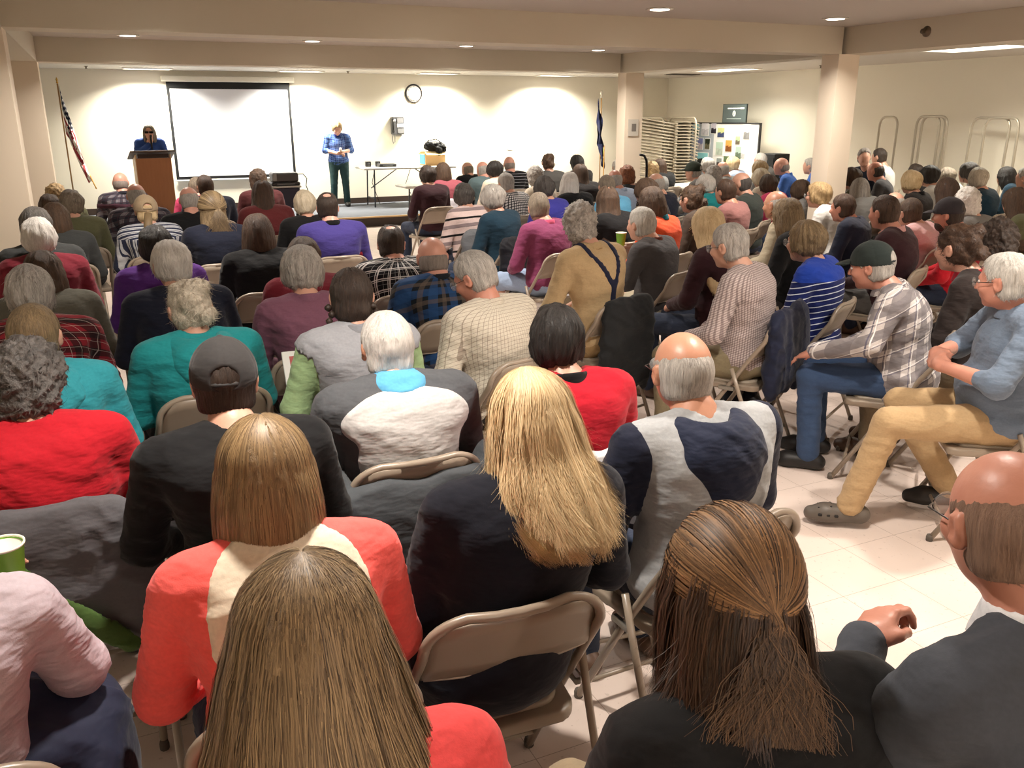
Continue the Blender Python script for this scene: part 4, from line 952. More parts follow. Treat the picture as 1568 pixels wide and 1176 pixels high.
def garment(k):
    if k == 'redplaid': return fabric('red_plaid_flannel', S((130, 26, 38)), 'plaid', p=.075, bands=[(BLK, 1, .42, 0, .75), (S((210, 190, 180)), .5, .05, .01, .5)])
    if k == 'flannel': return fabric('dark_flannel', S((120, 116, 122)), 'plaid', p=.075, bands=[(S((30, 30, 44)), 1, .5, 0, .8), (S((80, 50, 60)), .5, .15, .01, .5)])
    if k == 'bwplaid': return fabric('black_white_plaid', S((22, 22, 26)), 'plaid', p=.07, bands=[(WHT, 1, .10, 0, .8), (WHT, 1, .06, .012, .8), (WHT, .5, .04, .02, .5)])
    if k == 'blueplaid': return fabric('blue_plaid_flannel', S((18, 26, 34)), 'plaid', p=.12, bands=[(S((34, 70, 116)), 1, .4, 0, .7), (S((96, 84, 74)), 1, .2, .06, .5)])
    if k == 'greyplaid': return fabric('grey_plaid_flannel', S((196, 188, 184)), 'plaid', p=.105, bands=[(S((118, 112, 114)), 1, .46, 0, .85), (S((96, 92, 108)), 1, .035, .052, .9), (S((232, 228, 226)), 1, .03, .044, .9)])
    if k == 'creamcheck': return fabric('cream_checked_shirt', S((206, 198, 182)), 'check', p=.019, wd=.12, am=.6, c2=S((120, 104, 92)))
    if k == 'check': return fabric('brown_checked_shirt', S((196, 182, 178)), 'check', p=.013, wd=.42, am=.55, c2=S((92, 74, 76)))
    if k == 'bwcheck': return fabric('black_white_check', WHT, 'check', p=.03, wd=.34, am=.9, c2=S((30, 28, 40)))
    if k == 'stripew': return fabric('navy_white_stripes', S((206, 208, 212)), 'vstripe', yoke=.93, bands=[(S((48, 54, 78)), .05, .45, 0), (S((48, 54, 78)), .05, .12, .022)])
    if k == 'stripes': return fabric('pink_black_stripes', S((226, 204, 200)), 'stripe', bands=[(BLK, .075, .26, 0), (S((150, 134, 136)), .15, .2, .03)])
    if k == 'blackstripe': return fabric('black_thin_stripes', BLK, 'stripe', bands=[(S((150, 150, 156)), .045, .14, 0)])
    if k == 'bluestripe': return fabric('blue_white_stripes', S((22, 34, 92)), 'stripe', bands=[(S((206, 212, 226)), .034, .16, 0)], yoke=(.93, S((30, 62, 160))))
    return fabric(k.replace('greydark', 'dark_grey')+'_cloth', G[k][1], wr=.7 if k in ('coral', 'teal', 'turquoise', 'red', 'bluegrey') else .5)
PANTS = [S((40, 48, 66)), S((60, 70, 92)), S((44, 42, 42)), S((140, 124, 100)), S((30, 32, 40)), S((86, 84, 82))]

def neckring(s, J, r=.070, h=.024, t=.006, up_=.014, fwd=.0):
    c = J['sp'](.475+up_, -.006+fwd)
    def f(X, Y, Z):
        X, Y, Z = X-c.x, Y-c.y, Z-c.z-.30*(-(Y-c.y))*-1*0; Z = Z+.25*Y; rr = np.sqrt(X*X+(Y*.92)**2); return np.maximum(np.abs(rr-(r-.25*Z))-t, np.abs(Z)-h)
    s.op(f, (c.x-.1, c.y-.1, c.z-.07), (c.x+.1, c.y+.1, c.z+.07), .004)
def collar_mesh(J, lod, **k):
    c = J['sp'](.475); h = {0: .006, 1: .008, 2: .012}[lod]; s = SDF(axis(c.x-.11, c.x+.11, h), axis(c.y-.11, c.y+.11, h), axis(c.z-.08, c.z+.09, h)); neckring(s, J, t=.006 if lod < 2 else .010, **k)
    return to_mesh('collar', *nets(s.ax, s.D))
def ov_lining(o, J): o.ell(J['sp'](.22, -.16), (.19, .14, .25), .01); o.ell(J['sp'](.40, -.10, 0), (.215, .13, .10), .03)
def ov_bluecol(o, J): o.ell(J['sp'](.50, -.03), (.10, .10, .052), .01)
def ov_yoke(o, J): o.ell(J['sp'](.39, -.10), (.16, .15, .20), .01)
def ov_sleeves(o, J):
    for nm in 'LR':
        S0, E0, W0 = J['arm'+nm]; o.cap(S0.lerp(E0, .05), E0, .085, .08, k=.01); o.cap(E0, W0, .08, .07, k=.01)
def ov_vest(o, J):
    torso_prims(o, J, .05)
    for nm in 'LR':
        S0, E0, W0 = J['arm'+nm]; o.cap(S0.lerp(E0, .22), E0, .078, .08, k=.01, mode='-'); o.cap(E0, W0, .08, .07, k=.01, mode='-')
def ov_susp(o, J):
    zc = J['sp'](.29).z; zs_ = J['sp'](.47).z
    def f(X, Y, Z):
        t = np.clip((Z-zc)/(zs_-zc), 0, 1); d = np.abs(np.abs(X)-.105*t)-.023; return np.maximum(d+0*Y, -(Z-zc+.3))
    o.op(f, (-.2, -.4, zc-.25), (.2, .3, zs_+.15), .003)
def ov_side(o, J): o.cap(J['sp'](.34, .02, .20), J['sp'](.05, .02, .22), .05, k=.01)
def ov_band(o, J): o.column([(J['sp'](.40).z, .4, .4, 0, 0), (J['sp'](.33).z, .4, .4, 0, 0)], k=.01)
def hood_mesh(J, lod, big=1.0, col=None):
    c = J['sp'](.42, -.150); h = .008 if lod == 0 else .012; s = SDF(axis(c.x-.24, c.x+.24, h), axis(c.y-.16, c.y+.16, h), axis(c.z-.30, c.z+.16, h))
    for i in range(13):
        a = R(-120+20*i); p = J['sp'](.455, -.03)+Vector((math.sin(a)*.098*big, -math.cos(a)*.085*big, .012-.012*math.cos(a)))
        s.ell(p, (.040*big, .040*big, .034), .05)
    s.ell(J['sp'](.41, -.135), (.135*big, .060, .075*big), .06); s.ell(J['sp'](.34, -.155), (.075*big, .045, .085*big), .06)
    s.ell(J['sp'](.50, -.05), (.062, .062, .045), .02, None, '-')
    me = to_mesh('hood', *nets(s.ax, s.D)); wrinkle(me, .014, 3, 14); return me

X = {   # what singles a person out: build w, lean, sleeve, extra clothing, glasses, own arm and leg poses (body frame)
 8: dict(w=1.1), 9: dict(w=1.15, hood='turquoise'), 10: dict(w=1.3, lean=4), 15: dict(w=1.3), 16: dict(w=1.28, hood='teal', nod=14), 17: dict(w=1.05, cap=S((52, 50, 50))), 13: dict(cap=S((176, 156, 128))),
 26: dict(w=1.25, collar=BLK, over=[('side_panel', .006, ov_side, S((150, 30, 50)))]), 28: dict(w=1.08, collar=S((128, 86, 104))), 29: dict(w=1.05, over=[('vest', .006, ov_vest, S((160, 162, 168)))], base='lightgreen', collar=S((150, 152, 158)),
    armL=((-.265, -.03, .735), (-.21, .20, .735)), hands=1),
 30: dict(w=1.1, collar='self'), 31: dict(w=1.15, collar=S((30, 34, 40))), 32: dict(w=1.25, lean=9, nod=26, collar='self', glasses=1, armL=((-.28, .0, .73), (-.12, .2, .66))),
 33: dict(w=1.15, loose=.022, collar=S((84, 160, 204)), over=[('white_lining', .012, ov_lining, S((200, 198, 196))), ('shirt_yoke', .016, ov_bluecol, S((96, 172, 214)))]), 34: dict(w=1.18, tilt=.13, lean=0, nod=14, roll=-6), 35: dict(w=1.05, collar=BLK),
 36: dict(w=1.25, over=[('sleeves', .005, ov_sleeves, S((24, 28, 46)))], hoodc=S((30, 36, 56)), hbig=1.02, glasses=1, lean=6), 37: dict(w=1.1, over=[('yoke', .005, ov_yoke, S((226, 212, 190)))]), 38: dict(w=1.05, nod=10),
 39: dict(w=1.25, nod=12, glasses=1, lean=8, roll=4), 5: dict(legL=((-.0, .36, .52), (.0, .22, .10))), 40: dict(w=1.15, colk=dict(r=.076, h=.032, up_=.022), collar=S((232, 234, 238)), glasses=1, lean=6, armL=((-.27, .12, .78), (-.03, .30, .90)), handL=((.7, .3, .3), (-.3, .3, .8), 1.0), handres=1, nod=10),
 57: dict(w=1.2, collar=S((214, 96, 130)), pants=S((150, 168, 196)), leglen=.55), 58: dict(w=1.15, over=[('suspenders', .006, ov_susp, S((34, 38, 62)))], collar='self', pants=S((160, 132, 92)), lean=12),
 68: dict(collar=S((30, 120, 136))), 69: dict(w=1.15, pants=S((168, 158, 136)), leglen=.58, lean=10, armL=((-.27, .06, .74), (-.16, .30, .66)), hands=1, collar=S((110, 60, 50))),
 70: dict(cap=S((44, 52, 42)), w=1.1), 73: dict(collar=S((40, 140, 156))), 83: dict(collar=S((214, 110, 110))), 84: dict(w=1.1, collar='self'), 85: dict(w=1.3, lean=10), 86: dict(collar=S((206, 204, 200))), 60: dict(collar='self'), 62: dict(collar='self'),
 87: dict(w=1.12, collar='self', glasses=1, pants=S((136, 124, 98)), lean=9), 88: dict(w=1.15, glasses=1), 92: dict(glasses=1), 49: dict(glasses=1, w=1.1), 71: dict(glasses=1), 97: dict(glasses=1), 98: dict(w=1.1),
 100: dict(w=1.15, collar='self'), 101: dict(w=1.25, collar=S((200, 150, 146))), 104: dict(collar=BLK), 114: dict(cap=S((56, 52, 56)), beard='dark', w=1.15), 117: dict(w=1.1, collar=S((150, 24, 40)), lean=8),
 118: dict(w=1.25, cap=S((40, 48, 46)), lean=16, nod=12, hem=1, pants=S((58, 78, 110)), armL=((-.30, .12, .76), (-.20, .38, .68)), hands=1, collar='self', yaw=40),
 119: dict(w=1.42, glasses=1, sleeve=.62, collar='self', pants=S((178, 150, 112)), belly=.05, lean=3, yaw=52, armL=((-.33, .10, .78), (-.05, .26, .78)), armR=((.33, .10, .78), (.08, .25, .80)), handL=((1, .1, .1), (0, .6, .6), .4), handR=((-1, .1, 0), (0, .6, .6), .4),
     legL=((-.16, .46, .53), (-.15, .58, .115), (0, 1, 0)), legR=((.16, .36, .53), (.12, .10, .13), (0, 1, 0)), clog=1),
 11: dict(w=1.1, collar=S((40, 40, 50)), over=[('chest_band', .004, ov_band, S((70, 40, 52)))]), 47: dict(w=1.1), 43: dict(w=1.05), 48: dict(w=1.1), 50: dict(w=1.1, collar='self'), 96: dict(stand=1.45), 97: dict(glasses=1),
 19: dict(), 23: dict(w=1.15), 24: dict(w=1.15), 18: dict(w=1.15), 21: dict(w=1.1), 14: dict(w=1.05), 27: dict(w=1.1),
}
X.pop(96)
TONE = {11: 'pink', 12: 'pink', 18: 'pink', 31: 'pink', 36: 'tan', 33: 'tan', 40: 'red', 60: 'red', 84: 'pink', 85: 'tan', 98: 'red', 32: 'red', 119: 'red', 100: 'red', 30: 'pink', 26: 'pink', 45: 'pink', 47: 'pink', 78: 'tan', 101: 'red', 114: 'red', 118: 'red'}
LOD0 = {8, 9, 10, 15, 16, 17, 28, 29, 31, 32, 33, 34, 35, 36, 37, 38, 39, 40, 87, 88, 117, 118, 119, 116}
STRAND = {37: ('bob', 7500, .0017, .002, 150, 0, .0), 38: ('longf', 13000, .0015, .006, 165, 90, .6), 34: ('longb', 8000, .0017, .011, 150, 46, .8), 39: ('halfb', 7500, .0017, .009, 150, 60, .8)}
def build_person(row, Zoff=0):
    i, x, y, zt, r, sex, style, hc, gk, Hd, Gd = row; k = dict(X.get(i, {})); lod = 0 if i in LOD0 else (1 if y < 6.6 and x < 6.3 else 2)
    bear = math.degrees(math.atan2(x, y)); head = r-bear
    reg = 5 if x < 1.2 else (10 if x < 1.9 else (10+28*min(1, (x-1.9)/.9)))
    if y > 9.5 and x < 7: reg = 12
    if x > 7: reg = 42
    yaw = k.get('yaw', .6*reg+.4*min(head, 60)); yaw = max(-8, yaw)
    turn = max(-70, min(75, head-yaw))
    if i == 96: yaw = 100; turn = 50
    seed = i; rr = random.Random(i*13+1)
    if lod == 2: turn = round(turn/15)*15; seed = i % 3
    stylem = {('short', 'f'): 'shortf'}.get((style, sex), style)
    tl = (zt-.673)/.602
    lod2q = dict(w=k.get('w', 1.12 if sex == 'm' else 1.05), tl=round(tl/.02)*.02 if lod == 2 else tl, sex=sex, lean=k.get('lean', 5 if lod == 2 else rr.uniform(3, 9)), turn=turn, nod=k.get('nod', 6 if lod == 2 else rr.uniform(2, 12)), seed=seed)
    P = dict(lod2q)
    for q in ('tilt', 'roll', 'armL', 'armR', 'legL', 'legR', 'handL', 'handR', 'handres', 'hands', 'sleeve', 'belly', 'hem', 'leglen', 'loose'):
        if q in k: P[q] = k[q]
    P['over'] = [o[:3] for o in k.get('over', ())]
    key = ('P', lod, str(sorted(lod2q.items())) if lod == 2 else i, str(k.get('over')))
    D = cached(key, lambda: make_person(P, lod)); J = D['J']; Hc, M = J['head'], J['hR']; eu = M.to_euler()
    ht = Hc+M @ Vector((0, -.010, .118+(.012 if stylem not in ('bald', 'fringe') else .0))); rz = R(yaw); c_, s_ = math.cos(rz), math.sin(rz)
    bx, by = x-(c_*ht.x-s_*ht.y), y-(s_*ht.x+c_*ht.y); short = Gd.split(',')[0]
    zfix = zt-ht.z
    body = link('person', D['body'], skin(TONE.get(i, 'pale')), None, (bx, by, 0), (0, 0, rz))
    tag(body, 'person with %s in %s' % (Hd, Gd), 'person', 'seated audience')
    # clothing
    if k.get('base') == 'lightgreen': tm = fabric('light_green_sleeves', S((160, 190, 140)))
    elif i == 33: tm = fabric('dark_grey_jacket', S((84, 86, 90)))
    else: tm = garment(gk)
    topname = 'shirt' if ('shirt' in Gd or 'plaid' in Gd or 'flannel' in Gd) else 'jacket' if ('jacket' in Gd or 'coat' in Gd or 'hood' in Gd) else 'sweater'
    tp = link(topname, D['top'], tm, body)
    for (nm, me), o in zip(D.get('over', []), k.get('over', ())): tag(link(nm, me, fabric(nm+'_cloth_%d' % i, o[3]), body), {'yoke': 'cream yoke', 'sleeves': 'navy sleeves', 'vest': 'light grey vest', 'suspenders': 'navy suspenders', 'side_panel': 'red side panel', 'chest_band': 'dark band', 'white_lining': 'white hood lining', 'shirt_yoke': 'light blue shirt'}[nm])
    if k.get('collar') is not None:
        cm = tm if k['collar'] == 'self' else fabric('collar_cloth_%d' % i, k['collar']); link('collar', collar_mesh(J, lod, **k.get('colk', {})), cm, body)
    if 'hood' in k: link('hood', hood_mesh(J, lod), garment(k['hood']), body)
    if 'hoodc' in k: link('hood', hood_mesh(J, lod, k.get('hbig', 1.15)), fabric('hood_cloth_%d' % i, k['hoodc'], wr=.9), body)
    pc = k.get('pants', PANTS[i % len(PANTS)]); link('trousers', D['trousers'], fabric('trouser_cloth', pc), body)
    if lod < 2:
        for nm in 'LR':
            A_, fd = J['leg'+nm][2], J['leg'+nm][3]; clog = k.get('clog') and nm == 'L'
            me = cached(('shoe', round(A_.x, 2), round(A_.y, 2), round(A_.z, 2)), lambda: to_mesh('shoe', *(lambda s: nets(s.ax, s.D))(shoe_sdf(A_, fd, 'x'))))
            so = link('shoe', me, plain('shoe_%s' % ('clog' if clog else 'dark' if i % 3 else 'brown'), S((92, 84, 76)) if clog else S((26, 24, 24)) if i % 3 else S((84, 60, 44)), .5), body)
            if clog:
                hl = MB(); z0 = max(0, A_.z-.095)
                for a in range(3):
                    for b_ in range(3): hl.lathe([(.0, 0), (.0055, 0), (.0055, .006), (0, .006)], (A_.x-.022+.022*a, A_.y+.085+.026*b_, z0+.082-.005*b_-.004*abs(a-1)), 8)
                for a in range(3): hl.box((A_.x+(-.046), A_.y+.06+.036*a, z0+.045), (.012, .018, .012), bev=.003)
                tag(hl.build('vent_holes', plain('dark_hole', S((20, 18, 18)), .8), so), 'dark ventilation holes')
    # hair, cap, glasses
    if stylem != 'bald':
        hm = cached(('hair', stylem, lod, seed % (6 if lod == 0 else 2)), lambda: hair_mesh(stylem, lod, seed))
        ho = link('hair', hm, hairmat(hc, stylem in ('curly', 'updo')), body, Hc, eu)
        if style == 'braids':
            for q in (-1, 1):
                b = MB()
                for j in range(9):
                    t = j/8; p = Vector((q*(.088-.004*t), -.050-.05*math.sin(t*1.5), -.03-.21*t)); e = .006*(1 if j % 2 else -1)
                    b.lathe([(.003, -.016), (.013*(1.15-.5*t), -.006), (.014*(1.15-.5*t), .004), (.003, .016)], p+Vector((e, 0, 0)), 10)
                b.build('braid', hairmat(hc), ho)
        if i == 13:
            b = MB(); b.tube([(.0, -.10, -.02), (-.02, -.14, -.10), (-.035, -.18, -.2), (-.04, -.20, -.34), (-.035, -.20, -.42)], [.03, .034, .032, .026, .01], 10); b.build('braid', hairmat('blondbrown'), ho)
        if i not in STRAND and stylem not in ('bald', 'capw', 'cap'):
            nT, lT, wT = ((2600, .030, .0024), (700, .034, .0055), (200, .040, .011))[lod]; nT = int(nT*(.45 if stylem in ('fringe',) else 1)); lT *= {'fringe': .5, 'curly': .6, 'short': .75, 'patch': .75}.get(stylem, 1.0)
            tm_ = cached(('tufts', stylem, lod, seed % (6 if lod == 0 else 2)), lambda: tufts(hm, stylem, nT, lT, wT, seed)); link('hair_tufts', tm_, hairmat(hc, strand=True), ho)
        if stylem in ('half', 'halfb'): link('swept_back_locks', cached(('gather', lod), lambda: gather(1500 if lod == 0 else 350, .0022 if lod == 0 else .006)), hairmat('highlight' if i == 39 else hc, strand=True), ho)
        if i in STRAND and STR_ON:
            st, n, wd, wv, zn, nc, fl = STRAND[i]; sm = strands(st, n, wd, wv, i, zn, nc, fl); hcm = {'darkbrown': 'darkbrown'}.get(hc, hc); link('hair_strands', sm, hairmat(hcm, strand=True), ho)
    if style == 'bald':
        hm = cached(('hair', 'bald', lod, 0), lambda: hair_mesh('bald', lod, 0)); link('hair', hm, hairmat('greyshort' if i in (11, 31, 84, 47) else 'grey'), body, Hc, eu)
    if 'cap' in k:
        cm = fabric('cap_cloth_%d' % i, k['cap'], wr=.3); co = link('cap', cached('cap', cap_mesh), cm, body, Hc, eu); link('brim', cached('brim', brim_mesh), cm, co)
        st = MB().tube([(.034*math.sin(a)+0, -.102-.012*math.cos(a), .018) for a in (R(-80), R(-40), 0, R(40), R(80))], .008, 6); st.build('strap', plain('cap_strap', tuple(c*.8 for c in k['cap']), .7), co)
    if k.get('beard'):
        s = SDF(axis(-.1, .1, .008), axis(-.03, .13, .008), axis(-.15, .02, .008)); s.ell((0, .048, -.068), (.056, .052, .056), .02); s.ell((0, .10, -.05), (.018, .02, .012), .01, None, '-'); s.ell((0, .105, -.015), (.06, .05, .035), .01, None, '-')
        link('beard', to_mesh('beard', *nets(s.ax, s.D)), hairmat(k['beard'], True), body, Hc, eu)
    if k.get('glasses') and lod < 2: glasses((Hc, eu), plain('spectacle_frame', S((40, 34, 30)), .3), body)
    if lod == 0 and r > 45:
        for q in (-1, 1): MB().lathe([(0.0001, -.0115), (.006, -.0098), (.0105, -.0045), (.0115, 0), (.0105, .0045), (.006, .0098), (0.0001, .0115)], (0, 0, 0), 12).build('eye', plain('eye_white', S((220, 210, 204)), .2), body, Hc+M @ Vector((q*.031, .083, .006)), eu)
    return body, (bx, by, rz), Hd, Gd, y
STR_ON = True
POS = {}
for row in T:
    body, (bx, by, rz), Hd, Gd, yy = build_person(row); POS[row[0]] = (bx, by, rz)
    off = (0, 0)
    gw = Gd.split(',')[0].split(); n_ = 15-7-len(Hd.split()); lab = ('beige folding chair under the person with %s in %s' % (Hd, ' '.join(gw[:n_]))) if n_ >= 2 else 'folding chair under the person with %s' % Hd
    place_chair(bx+off[0], by+off[1], rz, lab, near=(yy < 6.2))

# ------------------------------------------------------------------ the two speakers on the stage
def speaker(P, x, y, rz, label, hs, hc, gk, pants, extra=None):
    D = make_person(P, 1); J = D['J']; Hc, M = J['head'], J['hR']; eu = M.to_euler()
    b = link('person', D['body'], skin('pale'), None, (x, y, SZ), (0, 0, rz)); tag(b, label, 'person'); link('shirt', D['top'], gk, b); link('trousers', D['trousers'], fabric('speaker_trousers', pants), b)
    link('hair', hair_mesh(hs, 1, 2), hairmat(hc), b, Hc, eu)
    for nm in 'LR': link('shoe', to_mesh('shoe', *(lambda s: nets(s.ax, s.D))(shoe_sdf(J['leg'+nm][2], J['leg'+nm][3], 'x'))), plain('black_shoe', S((22, 20, 20)), .5), b)
    link('collar', collar_mesh(J, 1), fabric('dark_blue_collar', S((30, 44, 110))), b); return b, J, Hc, eu
SB = fabric('blue_plaid_shirt', S((74, 106, 168)), 'plaid', p=.07, bands=[(S((34, 50, 116)), 1, .35, 0, .7), (S((150, 176, 220)), .5, .12, .01, .6)])
st_h = 1.64
P1 = dict(stand=1.60, sex='f', w=1.12, lean=3, turn=6, nod=34, sleeve=.62, handres=1, hres=.008, leglen=1.0,
          armL=((-.245, .03, 1.05), (-.06, .25, 1.03)), armR=((.245, .03, 1.05), (.03, .25, 1.00)), handL=((.8, .5, .1), (0, -.3, 1), .9), handR=((-.9, .4, 0), (0, .2, 1), .9))
b1, J1, H1, e1 = speaker(P1, 4.16, 16.95, R(180-8), 'person with grey-blond hair standing in blue plaid shirt, looking at their hands', 'shortf', 'sandy', SB, S((50, 76, 76)))
o = MB().lathe([(.0001, -.03), (.02, -.025), (.028, 0), (.02, .025), (.0001, .03)], n=14).build('crumpled_paper', plain('paper_white', S((244, 242, 238)), .7), None, b1.matrix_basis @ (J1['armL'][2]+Vector((.04, .06, .05)))); tag(o, 'small white crumpled paper held by the standing person', 'paper')
BU = MB().tube([(0, -.0, 0), (0, -.001, .0)], .001, 3)
bel = SDF(axis(-.24, .24, .012), axis(-.2, .2, .012), axis(.78, .94, .012)); bel.column([(.885, .182, .142, 0, 0), (.845, .182, .142, 0, 0)], k=.01); link('belt', to_mesh('belt', *nets(bel.ax, bel.D)), plain('belt_black', BLK, .5), b1)
P2 = dict(stand=1.56, sex='f', w=1.0, lean=5, turn=-10, nod=2, sleeve=1, handres=1, hres=.008,
          armL=((-.235, .04, 1.04), (-.12, .2, 1.0)), armR=((.22, .10, 1.07), (.03, .16, 1.235)), handR=((-.35, .1, .9), (.3, .9, .2), 1.1), handL=((.6, .8, 0), (0, 0, 1), .4))
b2, J2, H2, e2 = speaker(P2, .80, 16.12, R(180+4), 'person with long brown hair and sunglasses speaking behind the lectern', 'bob', 'greybrown', fabric('blue_denim_jacket', S((52, 84, 156))), S((40, 44, 60)))
sg = MB()
for q in (-1, 1): sg.box((q*.034, .106, .006), (.058, .012, .036), bev=.006).box((q*.078, .05, .008), (.004, .10, .006))
sg.box((0, .11, .012), (.02, .008, .008)).build('sunglasses', plain('sunglass_black', S((10, 8, 8)), .15), b2, H2, e2)
mw = b2.matrix_basis @ (J2['armR'][2]+Vector((-.035, .045, .08)))
o = empty('microphone', mw, R(184), 'black handheld microphone held by the person at the lectern', 'microphone'); MB().tube([(0, 0, -.16), (0, -.01, .04)], [.011, .017], 12).build('handle', plain('mic_black', BLK, .4), o); MB().lathe([(.0001, -.025), (.018, -.018), (.025, 0), (.018, .018), (.0001, .025)], (0, -.012, .06), 14).build('grille', plain('mic_grille', S((50, 50, 54)), .35, .7), o)

# ------------------------------------------------------------------ folding tables
TW = plain('table_plastic', S((226, 224, 216)), .5); TL_ = plain('table_leg_grey', S((70, 72, 76)), .4, .4)
def table(x, y, z, rz, L_, D_, label, h=.74):
    t = empty('folding_table', (x, y, z), rz, label, 'table', 'white folding tables'); MB().box((0, 0, h-.02), (L_, D_, .04), bev=.012).build('tabletop', TW, t)
    for q in (-1, 1):
        for r_ in (-1, 1): MB().tube([(q*(L_/2-.22), r_*(D_/2-.1), h-.04), (q*(L_/2-.20), r_*(D_/2-.08), 0)], .014, 8).build('leg', TL_, t)
        MB().tube([(q*(L_/2-.21), -(D_/2-.09), .16), (q*(L_/2-.21), D_/2-.09, .16)], .010, 8).build('crossbar', TL_, t)
        MB().tube([(q*(L_/2-.21), 0, .34), (q*(L_/2-.75), 0, h-.04)], .010, 8).build('brace', TL_, t)
    return t
table(5.42, 16.72, SZ, R(-2), 1.83, .76, 'long white folding table on the stage right of the standing person')
table(5.1, 14.2, 0, R(0), 1.2, .6, 'small white table by the stage front, middle')
table(8.6, 13.4, 0, R(5), 1.2, .6, 'white table beside the blue flag'); table(8.75, 12.2, 0, R(12), 1.0, .6, 'white table below the stacked folded chairs')
TT = SZ+.74
t = empty('cardboard_box', (5.98, 16.72, TT), R(3), 'tan cardboard box on the stage table', 'box'); MB().box((0, 0, .11), (.42, .3, .22), bev=.004).build('carton', plain('cardboard', S((204, 168, 118)), .8), t); MB().box((-.215, 0, .12), (.012, .26, .18)).build('blue_side', plain('carton_blue', S((90, 178, 222)), .6), t)
for q in (-1, 1): MB().box((0, q*.16, .235), (.42, .14, .006), M=Matrix.Rotation(R(q*-25), 3, 'X')).build('flap', plain('cardboard_in', S((220, 196, 140)), .8), t)
s = SDF(axis(-.3, .3, .012), axis(-.2, .2, .012), axis(-.12, .2, .012)); s.ell((0, 0, .06), (.22, .13, .09), .03); s.ell((-.14, -.05, .10), (.08, .06, .05), .03); s.ell((.05, -.13, -.02), (.06, .04, .10), .03); s.ell((.16, -.04, .02), (.07, .08, .08), .03)
me = to_mesh('bag_body', *nets(s.ax, s.D)); wrinkle(me, .03, 4, 30); o = link('black_bag', me, fabric('bag_nylon', S((20, 20, 22)), rough=.6), None, (6.02, 16.70, TT+.30)); tag(o, 'black soft bag slumped on top of the cardboard box', 'bag')
MB().tube([(-.2, -.05, .05), (-.16, -.08, .17), (0, -.1, .2), (.12, -.08, .13)], .010, 8).build('strap', plain('strap_black', BLK, .6), o)
for (dx, l, w_, h, nm, lab) in ((-.74, .10, .09, .10, 'small_speaker', 'small black cube at the left end of the stage table'), (-.55, .09, .08, .10, 'small_speaker', 'second small black cube on the stage table')):
    o = MB().box((0, 0, h/2), (l, w_, h), bev=.008).build(nm, plain('gadget_black', S((28, 28, 30)), .4), None, (5.42+dx, 16.75, TT)); tag(o, lab, 'speaker')
    MB().lathe([(.0001, 0), (.03, 0), (.03, .004), (.0001, .005)], (0, -w_/2, h/2), 14, M=MX).build('cone', plain('cone_grey', S((60, 60, 62)), .5), o)
o = MB().box((0, 0, .03), (.34, .2, .06), bev=.01).build('receiver', plain('gadget_black', S((28, 28, 30)), .4), None, (5.42-.42, 16.6, TT)); tag(o, 'flat black receiver box on the stage table', 'receiver')
MB().box((0, -.102, .03), (.2, .004, .02)).build('display', plain('display_grey', S((90, 92, 96)), .3), o)
o = MB().tube([(-.04, 0, 0), (0, 0, .06), (.02, 0, .16), (-.05, 0, .24)], .008, 8).build('gooseneck_lamp', plain('neck_grey', S((180, 186, 190)), .3), None, (5.62, 16.7, TT)); tag(o, 'thin pale bent stand beside the cardboard box', 'stand')
for (pts, lab) in (([(4.85, 16.9, TT-.05), (4.80, 16.95, .6), (4.95, 17.0, SZ+.01), (5.3, 17.1, SZ+.01)], 'black cable hanging under the left of the stage table'), ([(5.6, 16.95, TT-.05), (5.5, 17.0, .55), (5.7, 17.05, SZ+.01), (6.1, 17.2, SZ+.01)], 'black cable hanging under the middle of the stage table')):
    tag(MB().tube(pts, .006, 6).build('cable', plain('cable_black', BLK, .6), None), lab, 'cable', 'cables under the stage table')
# projector on its cart
t = empty('projector_cart', (2.83, 15.45, SZ), 0, 'small cart with dark blue case panel before the screen', 'cart'); MB().box((0, 0, .34), (.44, .34, .34), bev=.01).build('case', plain('case_navy', S((30, 30, 54)), .5), t)
MB().box((0, 0, .53), (.50, .38, .03), bev=.005).build('shelf', plain('cart_silver', S((190, 190, 188)), .3, .6), t)
for q in (-1, 1):
    for r_ in (-1, 1): MB().tube([(q*.22, r_*.16, .04), (q*.22, r_*.16, .53)], .012, 8).build('leg', plain('cart_silver', S((190, 190, 188)), .3, .6), t); MB().lathe([(.001, -.02), (.03, -.02), (.03, .02), (.001, .02)], (q*.22, r_*.16, .03), 12, M=None).build('wheel', plain('wheel_black', BLK, .6), t)
o = MB().box((0, 0, .03), (.48, .34, .06), bev=.015).build('disc_player', plain('gadget_black', S((28, 28, 30)), .4), None, (2.83, 15.45, SZ+.547)); tag(o, 'flat black player under the projector', 'player')
MB().box((0, -.171, .03), (.3, .004, .02)).build('front_panel', plain('display_grey', S((90, 92, 96)), .3), o)
t = empty('projector', (2.83, 15.45, SZ+.61), 0, 'dark grey projector with cables on the cart', 'projector'); MB().box((0, 0, .075), (.44, .3, .15), bev=.02).build('body', plain('projector_grey', S((72, 68, 68)), .45), t)
MB().box((-.18, -.148, .08), (.07, .012, .12), bev=.003).build('vent_grille', plain('projector_vent', S((128, 128, 130)), .4), t)
MB().lathe([(.04, 0), (.05, 0), (.05, .05), (.04, .05)], (.10, .14, .08), 18, M=Matrix.Rotation(R(-90), 4, 'X')).build('lens', plain('lens_black', BLK, .1), t)
MB().tube([(.22, -.02, .12), (.32, -.05, .12), (.38, -.05, .04), (.36, -.04, -.08), (.42, -.02, -.25)], .008, 8).build('cable', plain('cable_black', BLK, .6), t)
